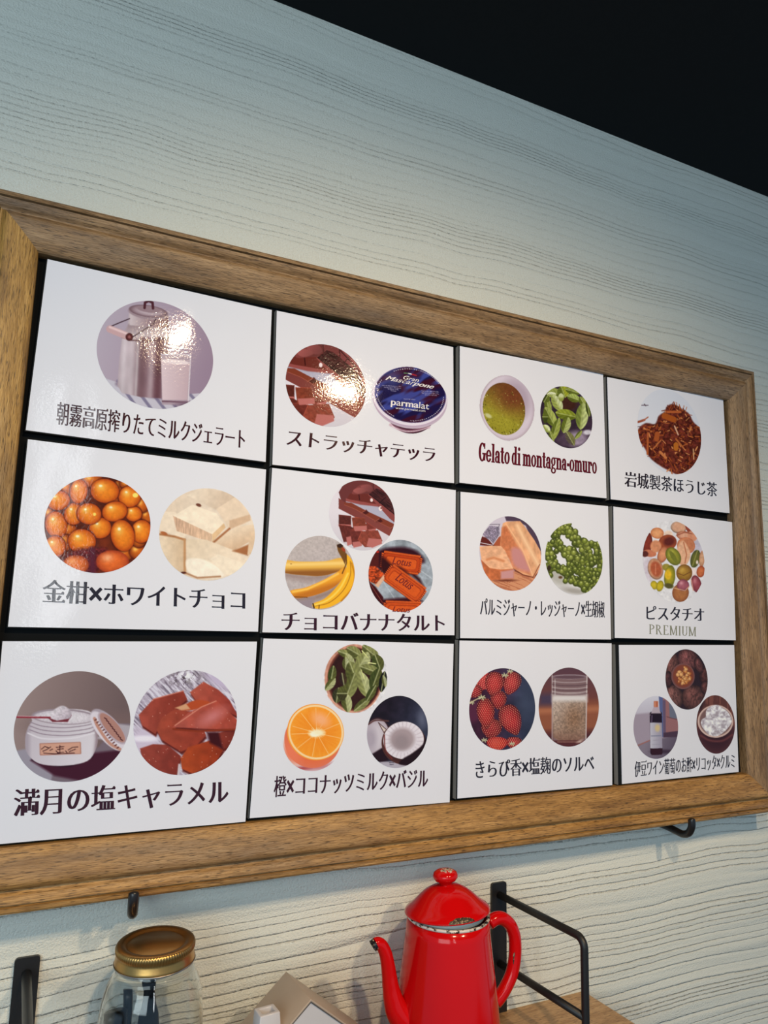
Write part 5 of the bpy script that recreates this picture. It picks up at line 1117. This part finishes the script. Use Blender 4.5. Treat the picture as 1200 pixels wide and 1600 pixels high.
# ------------------------------------------------------------------ red enamel pot
def mat_enamel(name, chip_z=None, thresh=.0, scale=160., side=1, white=.5):
    """red enamel; where chip_z is given the enamel is knocked off near that height (object space)"""
    n = NT(name); p = n.obj(); red = (.62, .003, .004)
    col = n.mix(n.noise(p, 18, 2), red, (.56, .0025, .003)); rough = .12
    if chip_z is not None:
        sx = n.new('ShaderNodeSeparateXYZ'); n.put(sx.inputs[0], p)
        z = n.math('MULTIPLY', n.math('SUBTRACT', sx.outputs[2], chip_z), side)
        f = n.math('ADD', n.math('MULTIPLY', z, 130.), n.math('SUBTRACT', n.noise(p, scale, 3, .65), thresh))
        edge = n.ramp(f, [(.47, (0, 0, 0)), (.50, (1, 1, 1))]); core = n.ramp(f, [(.53, (0, 0, 0)), (.57, (1, 1, 1))])
        cc = n.mix(n.ramp(n.noise(p, scale * 1.6, 2), [(.44, (0, 0, 0)), (.54, (1, 1, 1))]), (.012, .010, .010), (.60, .50, .38))
        col = n.mix(edge, col, n.mix(core, (.75, .68, .58), cc))
    n.set(color=col, rough=rough, spec=.32, normal=n.bump(n.noise(p, 55, 2), .12, .0006), coat=0.)
    return n.m
M_RED = mat_enamel('red_enamel'); M_WHEN = plain('white_enamel', (.62, .66, .62), .15)
def mat_rim():
    n = NT('chipped_rim_enamel'); p = n.obj(); f = n.noise(p, 150, 3, .7)
    return n.set(color=n.ramp(f, [(.40, (.010, .009, .010)), (.45, (.34, .27, .20)), (.50, (.72, .66, .58)), (.60, (.66, .60, .55))]), rough=.25)
M_RIM = mat_rim()
PCX, PCZ = -.0345, -.0554
PC = B(PCX, YS, PCZ); pot = empty('enamel_pot', PC, 'red enamelled coffee pot with chipped lid and long spout on the shelf', 'pot')
ZR = .1945; RR = .0545
def add_at(bm, c): bmesh.ops.translate(bm, verts=bm.verts, vec=c); return bm
body = [(0, .002), (.058, .0), (.0725, .002), (.0745, .006), (.0738, .014), (.0710, .050), (.0672, .085), (.0632, .120), (.0592, .152), (.0562, .178), (RR, ZR), (RR - .0018, ZR), (RR - .004, .17), (.064, .08), (.070, .012), (0, .008)]
bm_obj('pot_body', add_at(lathe(bmesh.new(), body, 96), PC), M_RED, pot, PC, smooth=True)
rim = [(RR + .0004, ZR - .0022), (RR + .0016, ZR - .0008), (RR + .0014, ZR + .0010), (RR - .0005, ZR + .0016), (RR - .0024, ZR + .0008), (RR - .0026, ZR - .004), (RR - .0018, ZR - .004)]
r_ = bm_obj('pot_rim', add_at(lathe(bmesh.new(), rim, 128), PC), M_RIM, pot, PC + Vector((0, 0, ZR)), smooth=True); r_['label'] = 'cream rim with black chips'
coll = [(RR - .0028, ZR - .012), (RR - .0050, ZR - .002), (RR - .0050, ZR + .0060), (RR - .0062, ZR + .0066), (RR - .0072, ZR + .003), (RR - .0072, ZR - .012)]
# lid, tipped a little up on the handle side
lidp = [(0, .0318), (.010, .0315), (.020, .0290), (.029, .0245), (.037, .0185), (.0440, .0122), (.0500, .0074), (.0550, .0042), (.0574, .0014), (.0576, .0002), (.0566, -.0006), (.0535, .0012), (.0485, .0045), (.040, .0125), (.028, .0215), (0, .0290)]
LO = Vector((-.0012, 0, ZR + .0016)); RL = Matrix.Rotation(math.radians(4.5), 4, Vector((math.cos(math.radians(-145)), math.sin(math.radians(-145)), 0)))
def lidpart(prof, seg=96):
    b = lathe(bmesh.new(), prof, seg); bmesh.ops.transform(b, matrix=Matrix.Translation(PC + LO + Vector((0, 0, .0042))) @ RL, verts=b.verts); return b
M_LIDR = mat_enamel('red_enamel_lid_edge')
ld = bm_obj('pot_lid', lidpart(lidp), M_RED, pot, PC + LO, smooth=True)
bm_obj('lid_collar', lidpart([(.0475, .003), (.0490, .002), (.0492, -.009), (.0480, -.009), (.0475, .003)]), M_WHEN, ld, PC + LO, smooth=True)['label'] = 'white inner collar of the lid'
M_KNOB = mat_enamel('red_enamel_knob_chipped', .0104, .0, 260., 1)
knob = [(.0085, .0305), (.0082, .0330), (.0098, .0350), (.0142, .0370), (.0168, .0405), (.0170, .0435), (.0152, .0472), (.0110, .0497), (.0050, .0506), (0, .0507)]
kb = lidpart(knob, 64); kc = PC + LO + Vector((0, 0, .0042)) + (RL @ Vector((0, 0, .0400)))
bm_obj('lid_knob', kb, M_KNOB, ld, kc, smooth=True)['label'] = 'red round knob with black and cream chips on top'
# a big chip on the lid edge, facing the room
def chip(phi0, phi1, nm, parent, depth=.006):
    r = random.Random(12); N_ = 26; vs = []; fs = []
    for i in range(N_ + 1):
        t = i / N_; ph = phi0 + (phi1 - phi0) * t; w = math.sin(math.pi * t) ** .6 * (.75 + .35 * r.random())
        for q in (0, w * .5, w):
            rr = .05765 - q * depth; zz = np.interp(rr, [.044, .0500, .0550, .0574, .0577], [.0122, .0074, .0042, .0014, .0006]) + .0006
            vs.append(PC + LO + Vector((0, 0, .0042)) + RL @ Vector((rr * math.cos(ph), rr * math.sin(ph), zz)))
    for i in range(N_):
        for k in range(2): a = 3 * i + k; fs.append((a, a + 3, a + 4, a + 1))
    return mesh_obj(nm, vs, fs, M_RIM2, parent, True, origin=vs[0])
def mat_rim2():
    n = NT('bare_steel_chip'); p = n.geo(); f = n.noise(p, 420, 3, .7)
    return n.set(color=n.ramp(f, [(.40, (.012, .008, .006)), (.55, (.07, .04, .02)), (.66, (.42, .30, .18))]), rough=.45)
M_RIM2 = mat_rim2()
chip(math.radians(-118), math.radians(-82), 'lid_chip', ld)['label'] = 'dark chip in the red enamel of the lid edge'
# spout
def pz(px, py, z): x, y = at(px, py, z); return B(float(x), float(y), z)
sp = [(583.5, 1477.5), (589, 1473.5), (596, 1477), (602, 1489), (605.5, 1505), (608, 1523), (610.5, 1543), (614.5, 1562), (621, 1579), (634, 1594), (650, 1604), (668, 1610), (684, 1614)]
rd = [.0068, .0072, .0078, .0084, .0089, .0096, .0108, .0128, .0155, .0185, .0205, .0215, .0220]
path = [Vector(v) for v in catmull([pz(x, y, PCZ) for x, y in sp], 5)]; rads = list(np.interp(np.linspace(0, 1, len(path)), np.linspace(0, 1, len(rd)), rd))
bm = sweep(bmesh.new(), path[3:], rads[3:], 28, side=(0, 1, 0), caps=False)
spout = bm_obj('spout', bm, M_RED, pot, path[20], smooth=True)
M_TIP = plain('black_bare_steel', (.012, .011, .012), .3)
def mat_tip():
    n = NT('chipped_spout_tip'); p = n.geo(); f = n.noise(p, 240, 3, .6)
    return n.set(color=n.ramp(f, [(.50, (.010, .009, .010)), (.60, (.03, .02, .015)), (.66, (.62, .48, .30))]), rough=.25)
tp = path[:5]; bm = sweep(bmesh.new(), [path[0] + (path[0] - path[1]) * .9] + path[:4], [rads[0] * 1.10] + [q * 1.02 for q in rads[:4]], 28, side=(0, 1, 0), caps=False)
sweep(bm, [path[3], path[1], path[0] + (path[0] - path[1]) * .9], [rads[3] * .7, rads[1] * .8, rads[0] * 1.10], 28, side=(0, 1, 0), caps=False)
bm_obj('spout_lip', bm, mat_tip(), spout, path[0], smooth=True)['label'] = 'black bare metal lip where the enamel is gone'
# handle: a broad strap bent in an ear shape
hp = [(764, 1442), (775, 1435), (786, 1435.5), (797, 1445), (803.5, 1461), (805, 1482), (803.5, 1503), (799, 1523), (791, 1541), (782, 1556), (774, 1566)]
hpath = [Vector(v) for v in catmull([pz(x, y, PCZ) for x, y in hp], 6)]
bm = sweep(bmesh.new(), hpath, .0088, 20, flat=1.0, side=(0, 1, 0)); hd = bm_obj('handle', bm, M_RED, pot, hpath[len(hpath) // 2], smooth=True)
# worn streak on the inside of the handle
bm = bmesh.new(); cen = pz(786, 1495, PCZ); idx = list(range(17, 40)); vs = []; fs = []; rr_ = random.Random(5)
for i in idx:
    d = (cen - hpath[i]).normalized(); w = .0016 * (.3 + rr_.random()) * (1 if 20 < i < 36 else .4)
    c0 = hpath[i] + (d * .72 + Vector((0, -.70, 0))) * .0090
    sdv = (Vector((0, 1, 0)) * .72 + d * .70); vs += [c0 - sdv * w, c0 + sdv * w]
for k in range(len(idx) - 1): fs.append((2 * k, 2 * k + 1, 2 * k + 3, 2 * k + 2))
mesh_obj('handle_chip', vs, fs, M_RIM2, hd, True, origin=vs[0])['label'] = 'worn dark streak along the inside of the handle'
